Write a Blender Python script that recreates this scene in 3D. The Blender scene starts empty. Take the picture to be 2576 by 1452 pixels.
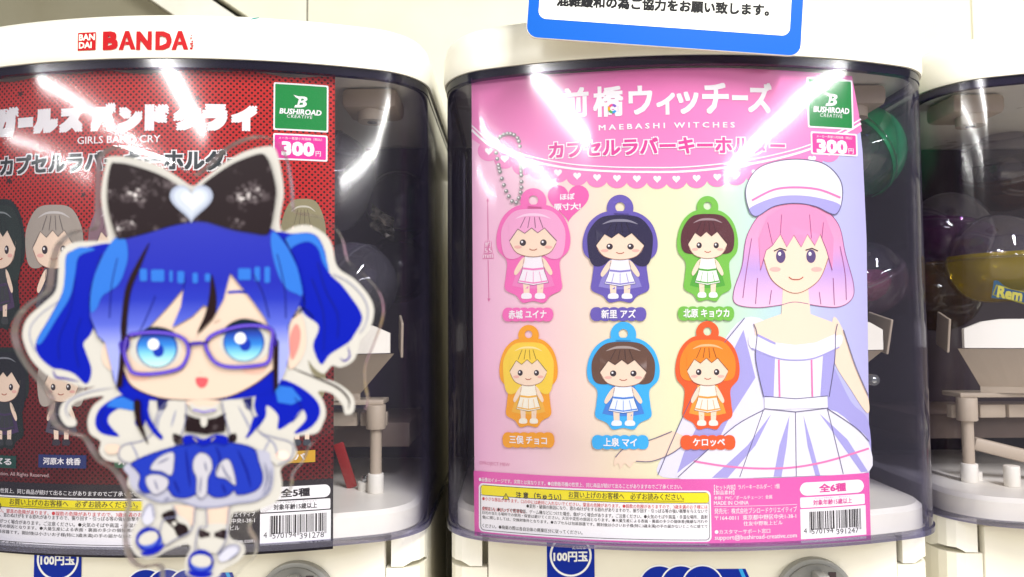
import bpy, bmesh, math, random
from mathutils import Vector, Matrix, Euler
from mathutils.geometry import tessellate_polygon

# ------------------------------------------------------------------ camera
scene = bpy.context.scene
col = scene.collection
R = math.radians
EYE = 1.20                                   # camera height above the floor
cam_d = bpy.data.cameras.new('camera')
cam_d.sensor_width = 36.0
cam_d.lens = 26.69
cam_d.clip_start = 0.01
cam_d.clip_end = 50
cam_d.dof.use_dof = True
cam_d.dof.focus_distance = 0.412
cam_d.dof.aperture_fstop = 13.0
cam = bpy.data.objects.new('camera', cam_d)
CAM_ROT = (Euler((R(92.8), 0, 0)).to_matrix() @ Matrix.Rotation(R(-0.4), 3, 'Z'))
cam.matrix_world = Matrix.Translation((0, 0, EYE)) @ CAM_ROT.to_4x4()
col.objects.link(cam)
scene.camera = cam

# ------------------------------------------------------------------ light
world = bpy.data.worlds.new('World')
scene.world = world
world.use_nodes = True
bg = world.node_tree.nodes['Background']
bg.inputs['Color'].default_value = (1.0, 0.985, 0.95, 1)
bg.inputs['Strength'].default_value = 0.30

def lamp_row(x0, y0, x1, y1, z, power, width=0.085):
    """a row of ceiling fluorescent tubes of the shop, the last one added, running front to back"""
    ld = bpy.data.lights.new('fluorescent_or_added_row', 'AREA')
    ld.shape = 'RECTANGLE'
    L = math.hypot(x1 - x0, y1 - y0)
    ld.size, ld.size_y = width, L
    ld.energy = power
    ld.color = (1.0, 0.985, 0.95)
    o = bpy.data.objects.new('fluorescent_or_added_row', ld)
    o.location = ((x0 + x1) / 2, (y0 + y1) / 2, z)
    o.rotation_euler = (0, 0, math.atan2(y1 - y0, x1 - x0) - math.pi / 2)
    col.objects.link(o)
TUBE_Z = EYE + 1.1
lamp_row(-1.42, -2.0, -1.06, -3.6, TUBE_Z, 72)
lamp_row(-3.05, -1.5, -2.20, -4.6, TUBE_Z, 84)
lamp_row(-4.45, -1.6, -4.00, -4.0, TUBE_Z, 55)
lamp_row(2.62, -1.45, 1.95, -4.7, TUBE_Z, 125)
lamp_row(0.55, -0.2, 0.55, -1.3, TUBE_Z, 52)  # added overhead row, no reflection of it; lifts trays and lid tops

vs = scene.view_settings
vs.view_transform = 'Standard'
vs.look = 'None'
vs.gamma = 1
vs.exposure = 0.16
vs.use_curve_mapping = False
scene.cycles.max_bounces = 12
scene.cycles.transparent_max_bounces = 40
scene.cycles.glossy_bounces = 4
scene.cycles.transmission_bounces = 8
scene.cycles.sample_clamp_indirect = 6
scene.cycles.use_denoising = True

# ------------------------------------------------------------------ measuring
# the layout of the prints was measured on the photograph (2576 px wide);
# a line of sight turns a measured point into millimetres on the paper itself
FOC = 1910.0
def sight(px, py):
    return CAM_ROT @ Vector(((px - 1288.0) / FOC, -(py - 726.0) / FOC, -1.0))

class Curved:                                 # part of an upright cylinder
    flat = False
    def __init__(s, cx, front, rad):
        s.cx, s.cy, s.r = cx, front + rad, rad
    def rect(s, px, py):
        d = sight(px, py)
        a = d.x * d.x + d.y * d.y
        b = -2 * (d.x * s.cx + d.y * s.cy)
        c = s.cx ** 2 + s.cy ** 2 - s.r ** 2
        disc = max(b * b - 4 * a * c, 0)
        t = (-b - math.sqrt(disc)) / (2 * a)
        return s.r * math.asin(max(-1, min(1, (d.x * t - s.cx) / s.r))), d.z * t + EYE
    def place(s, u, v, l):
        a = u / s.r
        return (s.cx + (s.r + l) * math.sin(a), s.cy - (s.r + l) * math.cos(a), v)
class Flat:                                   # upright plane facing the viewer
    flat = True
    def __init__(s, y): s.y = y
    def rect(s, px, py):
        d = sight(px, py); t = s.y / d.y
        return d.x * t, d.z * t + EYE
    def place(s, u, v, l): return (u, s.y - l, v)

# ------------------------------------------------------------------ materials
def lin(h):
    h = h.lstrip('#')
    o = []
    for i in (0, 2, 4):
        c = int(h[i:i + 2], 16) / 255
        o.append(c / 12.92 if c <= 0.04045 else ((c + 0.055) / 1.055) ** 2.4)
    return (*o, 1)
_M = {}
def new_mat(name):
    m = bpy.data.materials.new(name); m.use_nodes = True
    return m, m.node_tree, m.node_tree.nodes['Principled BSDF']
def ink(h, rough=0.3, spec=0.12, metal=0.0):
    k = (h, rough, spec, metal)
    if k not in _M:
        m, t, p = new_mat('ink_' + h.strip('#'))
        p.inputs['Base Color'].default_value = lin(h)
        p.inputs['Roughness'].default_value = rough
        p.inputs['Specular IOR Level'].default_value = spec
        p.inputs['Metallic'].default_value = metal
        _M[k] = m
    return _M[k]
def plastic(h, rough=0.32, scale=90, amount=0.05, bump=0.02, name=None):
    k = ('pl', h, rough, scale, amount, bump)
    if k not in _M:
        m, t, p = new_mat(name or 'plastic_' + h.strip('#'))
        tc = t.nodes.new('ShaderNodeTexCoord')
        n1 = t.nodes.new('ShaderNodeTexNoise'); n1.inputs['Scale'].default_value = 14
        n1.inputs['Detail'].default_value = 6
        n2 = t.nodes.new('ShaderNodeTexNoise'); n2.inputs['Scale'].default_value = scale * 12
        t.links.new(tc.outputs['Object'], n1.inputs['Vector'])
        t.links.new(tc.outputs['Object'], n2.inputs['Vector'])
        mx = t.nodes.new('ShaderNodeMix'); mx.data_type = 'RGBA'
        c = lin(h)
        mx.inputs['A'].default_value = c
        mx.inputs['B'].default_value = (c[0] * (1 - amount * 2), c[1] * (1 - amount * 2.4), c[2] * (1 - amount * 3.2), 1)
        cr = t.nodes.new('ShaderNodeMapRange')
        cr.inputs['From Min'].default_value = 0.42; cr.inputs['From Max'].default_value = 0.75
        t.links.new(n1.outputs['Fac'], cr.inputs['Value'])
        t.links.new(cr.outputs['Result'], mx.inputs['Factor'])
        t.links.new(mx.outputs['Result'], p.inputs['Base Color'])
        rr = t.nodes.new('ShaderNodeMapRange')
        rr.inputs['To Min'].default_value = rough * 0.75; rr.inputs['To Max'].default_value = rough * 1.35
        t.links.new(n1.outputs['Fac'], rr.inputs['Value'])
        t.links.new(rr.outputs['Result'], p.inputs['Roughness'])
        bp = t.nodes.new('ShaderNodeBump'); bp.inputs['Strength'].default_value = bump
        bp.inputs['Distance'].default_value = 0.001
        t.links.new(n2.outputs['Fac'], bp.inputs['Height'])
        t.links.new(bp.outputs['Normal'], p.inputs['Normal'])
        _M[k] = m
    return _M[k]
def ramp_mat(name, axis, a, b, stops, rough=0.3, dots=None):
    """printed colour gradient along one axis of the object, a..b in metres"""
    m, t, p = new_mat(name)
    tc = t.nodes.new('ShaderNodeTexCoord'); sp = t.nodes.new('ShaderNodeSeparateXYZ')
    mr = t.nodes.new('ShaderNodeMapRange'); cr = t.nodes.new('ShaderNodeValToRGB')
    mr.inputs['From Min'].default_value = a; mr.inputs['From Max'].default_value = b
    t.links.new(tc.outputs['Object'], sp.inputs[0])
    t.links.new(sp.outputs[axis], mr.inputs['Value'])
    t.links.new(mr.outputs['Result'], cr.inputs['Fac'])
    e = cr.color_ramp.elements
    e[0].position, e[0].color = stops[0][0], lin(stops[0][1])
    e[1].position, e[1].color = stops[-1][0], lin(stops[-1][1])
    for q, c in stops[1:-1]:
        k = e.new(q); k.color = lin(c)
    out = cr.outputs['Color']
    p.inputs['Specular IOR Level'].default_value = 0.15 if dots else 0.35
    p.inputs['Roughness'].default_value = rough
    if dots:                                   # halftone dots of the print
        mp = t.nodes.new('ShaderNodeMapping')
        mp.inputs['Rotation'].default_value = (0, R(45), 0)
        t.links.new(tc.outputs['Object'], mp.inputs['Vector'])
        s2 = t.nodes.new('ShaderNodeSeparateXYZ'); t.links.new(mp.outputs[0], s2.inputs[0])
        cells = []
        for q in ('X', 'Z'):
            mu = t.nodes.new('ShaderNodeMath'); mu.operation = 'MULTIPLY'; mu.inputs[1].default_value = 1 / dots[0]
            fr = t.nodes.new('ShaderNodeMath'); fr.operation = 'FRACT'
            sb = t.nodes.new('ShaderNodeMath'); sb.operation = 'SUBTRACT'; sb.inputs[1].default_value = 0.5
            pw = t.nodes.new('ShaderNodeMath'); pw.operation = 'MULTIPLY'
            t.links.new(s2.outputs[q], mu.inputs[0]); t.links.new(mu.outputs[0], fr.inputs[0])
            t.links.new(fr.outputs[0], sb.inputs[0]); t.links.new(sb.outputs[0], pw.inputs[0]); t.links.new(sb.outputs[0], pw.inputs[1])
            cells.append(pw)
        ad = t.nodes.new('ShaderNodeMath'); ad.operation = 'ADD'
        t.links.new(cells[0].outputs[0], ad.inputs[0]); t.links.new(cells[1].outputs[0], ad.inputs[1])
        lt = t.nodes.new('ShaderNodeMath'); lt.operation = 'LESS_THAN'; lt.inputs[1].default_value = dots[1]
        t.links.new(ad.outputs[0], lt.inputs[0])
        mx = t.nodes.new('ShaderNodeMix'); mx.data_type = 'RGBA'; mx.blend_type = 'MULTIPLY'
        mx.inputs['B'].default_value = lin(dots[2])
        t.links.new(lt.outputs[0], mx.inputs['Factor']); t.links.new(out, mx.inputs['A'])
        out = mx.outputs['Result']
    t.links.new(out, p.inputs['Base Color'])
    return m
def clear(name, tint='#f4f2f8', edge='#453f78', f0=0.045, rough=0.02, wave=0.0, wave_scale=22, edge_pow=2.6, haze=0.0, haze_col='#ffffff', edge_haze=0.0):
    """clear moulded plastic: see-through, Fresnel gloss, more absorption at grazing angles"""
    m = bpy.data.materials.new(name); m.use_nodes = True
    t = m.node_tree; t.nodes.clear()
    out = t.nodes.new('ShaderNodeOutputMaterial')
    lw = t.nodes.new('ShaderNodeLayerWeight'); lw.inputs['Blend'].default_value = 0.5
    def mth(op, a, b):
        n = t.nodes.new('ShaderNodeMath'); n.operation = op
        for i, q in enumerate((a, b)):
            if isinstance(q, (int, float)): n.inputs[i].default_value = q
            else: t.links.new(q, n.inputs[i])
        return n.outputs[0]
    fz = lw.outputs['Facing']
    fr = mth('ADD', mth('MULTIPLY', mth('POWER', fz, 5.0), 1 - f0), f0)
    mx = t.nodes.new('ShaderNodeMix'); mx.data_type = 'RGBA'
    mx.inputs['A'].default_value = lin(tint); mx.inputs['B'].default_value = lin(edge)
    t.links.new(mth('POWER', fz, edge_pow), mx.inputs['Factor'])
    tr = t.nodes.new('ShaderNodeBsdfTransparent'); t.links.new(mx.outputs['Result'], tr.inputs['Color'])
    gl = t.nodes.new('ShaderNodeBsdfGlossy'); gl.inputs['Roughness'].default_value = rough
    if wave:
        tc = t.nodes.new('ShaderNodeTexCoord'); n1 = t.nodes.new('ShaderNodeTexNoise')
        n1.inputs['Scale'].default_value = wave_scale; n1.inputs['Detail'].default_value = 1.5
        t.links.new(tc.outputs['Object'], n1.inputs['Vector'])
        bp = t.nodes.new('ShaderNodeBump'); bp.inputs['Strength'].default_value = 1.0
        bp.inputs['Distance'].default_value = wave
        t.links.new(n1.outputs['Fac'], bp.inputs['Height']); t.links.new(bp.outputs['Normal'], gl.inputs['Normal'])
    base = tr.outputs[0]
    if haze:
        df = t.nodes.new('ShaderNodeBsdfDiffuse'); df.inputs['Color'].default_value = lin(haze_col)
        tl = t.nodes.new('ShaderNodeBsdfTranslucent'); tl.inputs['Color'].default_value = lin(haze_col)
        dm = t.nodes.new('ShaderNodeMixShader'); dm.inputs[0].default_value = 0.5
        t.links.new(df.outputs[0], dm.inputs[1]); t.links.new(tl.outputs[0], dm.inputs[2])
        m1 = t.nodes.new('ShaderNodeMixShader'); m1.inputs[0].default_value = haze
        if edge_haze: t.links.new(mth('ADD', mth('MULTIPLY', mth('POWER', fz, 4.0), edge_haze), haze), m1.inputs[0])
        t.links.new(base, m1.inputs[1]); t.links.new(dm.outputs[0], m1.inputs[2]); base = m1.outputs[0]
    ms = t.nodes.new('ShaderNodeMixShader')
    t.links.new(fr, ms.inputs[0]); t.links.new(base, ms.inputs[1]); t.links.new(gl.outputs[0], ms.inputs[2])
    t.links.new(ms.outputs[0], out.inputs['Surface'])
    return m

MAT_LID = plastic('#f3f1e6', 0.28, name='white_lid_plastic')
MAT_BODY = plastic('#ebe7d8', 0.42, bump=0.05, name='cream_body_plastic')
MAT_WHITE = plastic('#eeeae0', 0.38, name='white_part_plastic')
MAT_BEIGE = plastic('#b6a794', 0.5, name='beige_part_plastic')
MAT_DARK = plastic('#382a2e', 0.6, name='interior_shade_paint')  # shade of the chamber and holes put into one dark colour
MAT_COVER = clear('clear_cover', tint='#fcfcfe', edge='#48427e', f0=0.032, rough=0.085, wave=0.00014, wave_scale=18, haze=0.014, haze_col='#a49cc4', edge_pow=2.3, edge_haze=0.22)  # haze and edge_haze paint in the purple veil and corner reflections
MAT_RIM = clear('tinted_rim', tint='#dcdcea', edge='#6c68a6', f0=0.07, rough=0.08, edge_pow=1.8, haze=0.10, haze_col='#a8a6c8')
MAT_RIMTOP = clear('top_rim_shade_tint', tint='#8c86ae', edge='#3c3478', f0=0.06, rough=0.12, haze=0.05, haze_col='#6a629c')  # shadow gap under the lid put into this dark tint
MAT_CHROME = ink('#b8bcc0', 0.18, 0.5, 1.0)

# ------------------------------------------------------------------ geometry helpers
def empty(name, loc, label=None, cat=None, group=None):
    o = bpy.data.objects.new(name, None); o.location = loc
    o.empty_display_size = 0.02
    col.objects.link(o)
    if label: o['label'] = label
    if cat: o['category'] = cat
    if group: o['group'] = group
    return o
def org(o):
    v = Vector((0, 0, 0))
    while o is not None:
        v += o.location; o = o.parent
    return v
def mesh(name, verts, faces, mats, parent=None, smooth=False, midx=None, kind=None):
    """verts in world coordinates"""
    b = org(parent) if parent else Vector((0, 0, 0))
    me = bpy.data.meshes.new(name)
    me.from_pydata([(x - b.x, y - b.y, z - b.z) for x, y, z in verts], [], faces)
    for m in (mats if isinstance(mats, (list, tuple)) else [mats]): me.materials.append(m)
    if midx: me.polygons.foreach_set('material_index', midx)
    if smooth is True: me.polygons.foreach_set('use_smooth', [True] * len(me.polygons))
    elif smooth: me.polygons.foreach_set('use_smooth', smooth)
    me.update()
    o = bpy.data.objects.new(name, me); col.objects.link(o)
    if parent: o.parent = parent
    if kind: o['kind'] = kind
    return o
def from_bm(name, bm, mats, parent=None, smooth=False, kind=None, angle=None):
    bm.normal_update()
    vs_ = [tuple(v.co) for v in bm.verts]
    bm.verts.index_update()
    fs = [[v.index for v in f.verts] for f in bm.faces]
    mi = [f.material_index for f in bm.faces]
    bm.free()
    o = mesh(name, vs_, fs, mats, parent, smooth, mi, kind)
    if angle:
        o.data.polygons.foreach_set('use_smooth', [True] * len(o.data.polygons))
        o.data.set_sharp_from_angle(angle=R(angle))
    return o
def bm_box(bm, c, s, bev=0.0, rot=None, seg=2):
    q = bmesh.ops.create_cube(bm, size=1.0)
    M_ = Matrix.Translation(c) @ (rot.to_matrix().to_4x4() if rot else Matrix()) @ Matrix.Diagonal((*s, 1))
    bmesh.ops.transform(bm, matrix=M_, verts=q['verts'])
    if bev:
        ed = {e for v in q['verts'] for e in v.link_edges}
        bmesh.ops.bevel(bm, geom=list(ed), offset=bev, segments=seg, affect='EDGES', profile=0.5)
def box(name, c, s, mat, parent, bev=0.0006, rot=None, kind=None):
    bm = bmesh.new(); bm_box(bm, c, s, bev, rot)
    return from_bm(name, bm, mat, parent, kind=kind, angle=40)
def bm_cyl(bm, c, r, h, axis='Z', seg=32, r2=None):
    M_ = Matrix.Translation(c)
    if axis == 'Y': M_ = M_ @ Matrix.Rotation(R(90), 4, 'X')
    if axis == 'X': M_ = M_ @ Matrix.Rotation(R(90), 4, 'Y')
    bmesh.ops.create_cone(bm, cap_ends=True, segments=seg, radius1=r, radius2=r if r2 is None else r2, depth=h, matrix=M_)
def cyl(name, c, r, h, mat, parent, axis='Z', seg=32, r2=None, bev=0.0):
    bm = bmesh.new(); bm_cyl(bm, c, r, h, axis, seg, r2)
    if bev:
        ed = [e for e in bm.edges if len(e.link_faces) == 2 and any(len(f.verts) > 6 for f in e.link_faces)]
        bmesh.ops.bevel(bm, geom=ed, offset=bev, segments=2, affect='EDGES', profile=0.5)
    return from_bm(name, bm, mat, parent, angle=40)
def loft(rings, close=True, cap0=False, cap1=False):
    """rings: lists of equally many world points"""
    n = len(rings[0]); v = [p for r_ in rings for p in r_]; f = []
    m_ = n if close else n - 1
    for i in range(len(rings) - 1):
        for j in range(m_):
            k = (j + 1) % n
            f.append((i * n + j, i * n + k, (i + 1) * n + k, (i + 1) * n + j))
    if cap0: f.append(tuple(range(n))[::-1])
    if cap1: f.append(tuple((len(rings) - 1) * n + j for j in range(n)))
    return v, f
def cat(pts, n=6, close=True):
    """Catmull-Rom through 2D points"""
    o = []; k = len(pts)
    rng = range(k) if close else range(k - 1)
    for i in rng:
        g = (lambda j: pts[j % k]) if close else (lambda j: pts[max(0, min(k - 1, j))])
        p0, p1, p2, p3 = g(i - 1), g(i), g(i + 1), g(i + 2)
        for s in range(n):
            t = s / n
            o.append(tuple(0.5 * (2 * p1[a] + (p2[a] - p0[a]) * t + (2 * p0[a] - 5 * p1[a] + 4 * p2[a] - p3[a]) * t * t
                                  + (3 * p1[a] - p0[a] - 3 * p2[a] + p3[a]) * t ** 3) for a in (0, 1)))
    if not close: o.append(tuple(pts[-1]))
    return o
def ell(cx, cy, rx, ry=None, n=28, a0=0, a1=360):
    ry = rx if ry is None else ry
    full = abs(a1 - a0) >= 360
    return [(cx + rx * math.cos(R(a0 + (a1 - a0) * i / (n if full else n - 1))), cy + ry * math.sin(R(a0 + (a1 - a0) * i / (n if full else n - 1)))) for i in range(n)]
def rrect(x0, y0, x1, y1, r, n=5):
    o = []
    for cx, cy, a in ((x1 - r, y0 + r, -90), (x1 - r, y1 - r, 0), (x0 + r, y1 - r, 90), (x0 + r, y0 + r, 180)):
        for i in range(n + 1):
            t = R(a + 90 * i / n); o.append((cx + r * math.cos(t), cy + r * math.sin(t)))
    return o
def heart(cx, cy, w, h, n=30):
    o = []
    for i in range(n):
        t = 2 * math.pi * i / n
        x = 16 * math.sin(t) ** 3; y = 13 * math.cos(t) - 5 * math.cos(2 * t) - 2 * math.cos(3 * t) - math.cos(4 * t)
        o.append((cx + x / 32 * w, cy - (y + 2.5) / 29 * h))
    return o

# ------------------------------------------------------------------ printed artwork and lettering
_T = {}
def glyphs(s, bold=0.0, shear=0.0, space=1.0):
    k = (s, bold, shear, space)
    if k in _T: return _T[k]
    cu = bpy.data.curves.new('lettering', 'FONT')
    cu.body = s; cu.offset = bold; cu.shear = shear; cu.space_character = space
    cu.resolution_u = 2; cu.dimensions = '2D'; cu.fill_mode = 'BOTH'
    ob = bpy.data.objects.new('lettering', cu); col.objects.link(ob)
    dg = bpy.context.evaluated_depsgraph_get()
    me = bpy.data.meshes.new_from_object(ob.evaluated_get(dg))
    v = [(p.co.x, p.co.y) for p in me.vertices]; f = [tuple(p.vertices) for p in me.polygons]
    bpy.data.objects.remove(ob); bpy.data.curves.remove(cu); bpy.data.meshes.remove(me)
    _T[k] = (v, f)
    return _T[k]
def heavier(bold):
    """offsets of the overprinted copies that make a letter bolder"""
    if bold <= 0: return [(0, 0)]
    if bold < 0.015: return [(-bold, 0), (bold, 0)]
    o = []
    m = max(1, math.ceil(bold / 0.045))
    for k in range(1, m + 1):
        q = bold * k / m
        o += [(-q, -q), (0, -q), (q, -q), (q, 0), (q, q), (0, q), (-q, q), (-q, 0)]
    return o
LAY = 0.00008
class Art:
    """collects flat printed shapes on one surface and links them as one mesh"""
    def __init__(s, surf):
        s.surf = surf; s.bm = bmesh.new(); s.tv = []; s.tf = []; s.tm = []; s.mats = []
    def mi(s, m):
        if m not in s.mats: s.mats.append(m)
        return s.mats.index(m)
    def _fill(s, loops, mat, lay):
        vv = [[Vector((u, v, 0)) for u, v in lp] for lp in loops]
        flat = [s.bm.verts.new((p.x, p.y, lay * LAY)) for lp in vv for p in lp]
        i = s.mi(mat)
        for tri in tessellate_polygon(vv):
            try:
                f = s.bm.faces.new([flat[k] for k in tri]); f.material_index = i
            except ValueError: pass
    def poly(s, pts, mat, lay, holes=()):
        s._fill([[s.surf.rect(*p) for p in pts]] + [[s.surf.rect(*p) for p in h] for h in holes], mat, lay)
    def frame(s, x0, y0, x1, y1):
        xm, ym = (x0 + x1) / 2, (y0 + y1) / 2
        return s.surf.rect(x0, ym)[0], s.surf.rect(xm, y1)[1], s.surf.rect(x1, ym)[0], s.surf.rect(xm, y0)[1]
    def panel(s, x0, y0, x1, y1, mat, lay, r=0, hole=None):
        """rounded rectangle that lies square on the paper"""
        u0, v0, u1, v1 = s.frame(x0, y0, x1, y1)
        k = (u1 - u0) / (x1 - x0)
        lp = [(u0, v0), (u1, v0), (u1, v1), (u0, v1)] if not r else rrect(u0, v0, u1, v1, r * k)
        s._fill([lp], mat, lay)
    def shape(s, pts, mat, lay, x0, y0, x1, y1):
        """pts measured, mapped square onto the paper through their frame"""
        u0, v0, u1, v1 = s.frame(x0, y0, x1, y1)
        s._fill([[(u0 + (x - x0) / (x1 - x0) * (u1 - u0), v1 + (y - y0) / (y1 - y0) * (v0 - v1)) for x, y in pts]], mat, lay)
    def stroke(s, pts, w, mat, lay, taper=False):
        q = [Vector(p) for p in pts]; L_, R_ = [], []
        for i, p in enumerate(q):
            d = (q[min(i + 1, len(q) - 1)] - q[max(i - 1, 0)])
            d = d.normalized() if d.length else Vector((1, 0))
            n = Vector((-d.y, d.x)) * w / 2
            if taper: n *= max(0.08, 1 - abs(2 * i / (len(q) - 1) - 1) ** 2 * 0.92)
            L_.append(p + n); R_.append(p - n)
        i_ = s.mi(mat)
        a = [s.bm.verts.new((*s.surf.rect(*p), lay * LAY)) for p in L_]
        b = [s.bm.verts.new((*s.surf.rect(*p), lay * LAY)) for p in R_]
        for k in range(len(q) - 1):
            f = s.bm.faces.new((a[k], a[k + 1], b[k + 1], b[k])); f.material_index = i_
    def ring(s, pts, w, mat, lay):
        s.stroke(list(pts) + [pts[0], pts[1]], w, mat, lay)
    def text(s, t, x0, y0, x1, y1, mat, lay, bold=0.0, shear=0.0, space=1.0, rot=0.0, grow=0.0):
        v, f = glyphs(t, 0.0, shear, space)
        if not v: return
        thin = bold - grow                         # grown letters keep the layout of the thinner ones
        ax, bx = min(p[0] for p in v) - thin, max(p[0] for p in v) + thin
        ay, by = min(p[1] for p in v) - thin, max(p[1] for p in v) + thin
        u0, w0, u1, w1 = s.frame(x0, y0, x1, y1)
        cu, cw = (u0 + u1) / 2, (w0 + w1) / 2; ca, sa = math.cos(rot), math.sin(rot)
        i = s.mi(mat)
        for j, (ox, oy) in enumerate(heavier(bold)):
            b = len(s.tv)
            for x, y in v:
                du = (x + ox - ax) / max(bx - ax, 1e-6) * (u1 - u0) + u0 - cu
                dv = (y + oy - ay) / max(by - ay, 1e-6) * (w1 - w0) + w0 - cw
                s.tv.append((cu + du * ca - dv * sa, cw + du * sa + dv * ca, (lay + j * 0.045) * LAY))
            for q in f: s.tf.append(tuple(k + b for k in q)); s.tm.append(i)
    def build(s, name, parent, step=0.008):
        bm = s.bm
        if not s.surf.flat and bm.verts:
            xs = [v.co.x for v in bm.verts]; x = math.ceil(min(xs) / step) * step
            while x < max(xs):
                bmesh.ops.bisect_plane(bm, geom=bm.verts[:] + bm.edges[:] + bm.faces[:], dist=1e-7, plane_co=(x, 0, 0), plane_no=(1, 0, 0))
                x += step
        bm.verts.index_update()
        v = [tuple(q.co) for q in bm.verts]; f = [[q.index for q in p.verts] for p in bm.faces]; mi_ = [p.material_index for p in bm.faces]
        bm.free()
        sm = [True] * len(f) + [False] * len(s.tf)
        n = len(v); v += s.tv; f += [[k + n for k in q] for q in s.tf]; mi_ += s.tm
        # all faces look towards the viewer
        g = []
        for q in f:
            a, b, c = (Vector(v[k]) for k in q[:3])
            g.append(q if (b - a).cross(c - a).z >= 0 else q[::-1])
        return mesh(name, [s.surf.place(*p) for p in v], g, s.mats, parent, sm, mi_)

# ------------------------------------------------------------------ the setting
FRONT = 0.405                                # distance to the foremost point of the covers
RAD = 0.333                                  # curvature of the cover fronts
BASE = EYE - 0.117                           # lower edge of the clear covers
def structure(o):
    o['kind'] = 'structure'; return o
structure(box('floor', (0, -1.0, -0.02), (9, 9, 0.04), plastic('#b9b2a6', 0.5, name='floor_vinyl'), None, 0))
structure(box('machine_stand', (0.1, 0.61, (BASE - 0.302) / 2), (2.2, 0.36, BASE - 0.302), MAT_BODY, None, 0.004))
MAT_WALL = plastic('#f2efdc', 0.55, amount=0.02, name='cream_wall_board')
WALL_Y = 0.86
wall = structure(box('back_wall', (0.1, WALL_Y + 0.06, 1.3), (4.0, 0.04, 2.6), plastic('#b4af9c', 0.7, name='wall_core'), None, 0))
for x0, x1 in ((-0.2345, 0.5335), (0.535, 2.1)):
    box('wall_panel', ((x0 + x1) / 2, WALL_Y + 0.02, 1.3), (x1 - x0, 0.036, 2.6), MAT_WALL, wall, 0.0015)
# left of it a slanting trim closes the cream boards off against a grey header board
def quad_prism(name, pts, y0, y1, mat, parent):
    v = [(x, y0, z) for x, z in pts] + [(x, y1, z) for x, z in pts]; n = len(pts)
    f = [tuple(range(n)), tuple(range(n, 2 * n))[::-1]] + [(i, i + n, (i + 1) % n + n, (i + 1) % n) for i in range(n)]
    bm = bmesh.new(); vv = [bm.verts.new(p) for p in v]
    for q in f: bm.faces.new([vv[k] for k in q])
    bmesh.ops.recalc_face_normals(bm, faces=bm.faces[:])
    return from_bm(name, bm, mat, parent)
def wp(px, py, y):
    d = sight(px, py); t = y / d.y; return (d.x * t, d.z * t + EYE)
a0, a1 = wp(470, -40, WALL_Y), wp(640, 75, WALL_Y)
sl = (a1[0] - a0[0]) / (a1[1] - a0[1])
def slant(off, z): return a0[0] + off + sl * (z - a0[1])
ZT, ZB = EYE + 0.60, EYE + 0.18
quad_prism('wall_panel', [(slant(0.016, ZT), ZT), (-0.236, ZT), (-0.236, ZB), (slant(0.016, ZB), ZB)], WALL_Y + 0.004, WALL_Y + 0.038, MAT_WALL, wall)
quad_prism('trim_strip', [(slant(-0.068, ZT), ZT), (slant(0.0, ZT), ZT), (slant(0.0, ZB), ZB), (slant(-0.068, ZB), ZB)], WALL_Y - 0.008, WALL_Y + 0.034, MAT_LID, wall)
quad_prism('header_board', [(-1.7, ZT), (slant(-0.069, ZT), ZT), (slant(-0.069, ZB), ZB), (-1.7, ZB)], WALL_Y + 0.012, WALL_Y + 0.038, plastic('#8a8570', 0.6, name='grey_header_board'), wall)

# ------------------------------------------------------------------ capsule machines
def profile(inset=0.0, half=0.143, xa=0.118, back=0.345, br=0.012):
    """plan outline of a machine, front middle at (0,0), y to the back; counter-clockwise seen from above"""
    a = math.asin(xa / RAD); sag = RAD * (1 - math.cos(a))
    r = (half - xa) / (1 - math.sin(a)); cx, cy = xa - r * math.sin(a), sag + r * math.cos(a)
    p = []
    for i in range(25):
        t = -a + 2 * a * i / 24; p.append((RAD * math.sin(t), RAD * (1 - math.cos(t)), math.sin(t), -math.cos(t)))
    for i in range(1, 13):
        t = (a - math.pi / 2) + (math.pi / 2 - a) * i / 12; p.append((cx + r * math.cos(t), cy + r * math.sin(t), math.cos(t), math.sin(t)))
    for i in range(1, 5): p.append((half, cy + (back - br - cy) * i / 5, 1, 0))
    for i in range(7):
        t = math.pi / 2 * i / 6; p.append((half - br + br * math.cos(t), back - br + br * math.sin(t), math.cos(t), math.sin(t)))
    m = [(-x, y, -nx, ny) for x, y, nx, ny in p[25:][::-1]]
    p += m
    return [(x - nx * inset, y - ny * inset) for x, y, nx, ny in p]
def front_path(inset, x_max, n=24):
    r = RAD - inset; a = math.asin(x_max / r)
    return [(r * math.sin(-a + 2 * a * i / n), inset + r * (1 - math.cos(-a + 2 * a * i / n))) for i in range(n + 1)]
MAT_BLUE = ink('#0b2a9c', 0.3); MAT_SKY = ink('#37a6ea', 0.3); MAT_SW = ink('#eef0f2', 0.3)
MAT_RED = ink('#b81018', 0.35); MAT_GREYKNOB = plastic('#8f8f8c', 0.35, name='grey_knob_plastic')

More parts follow.
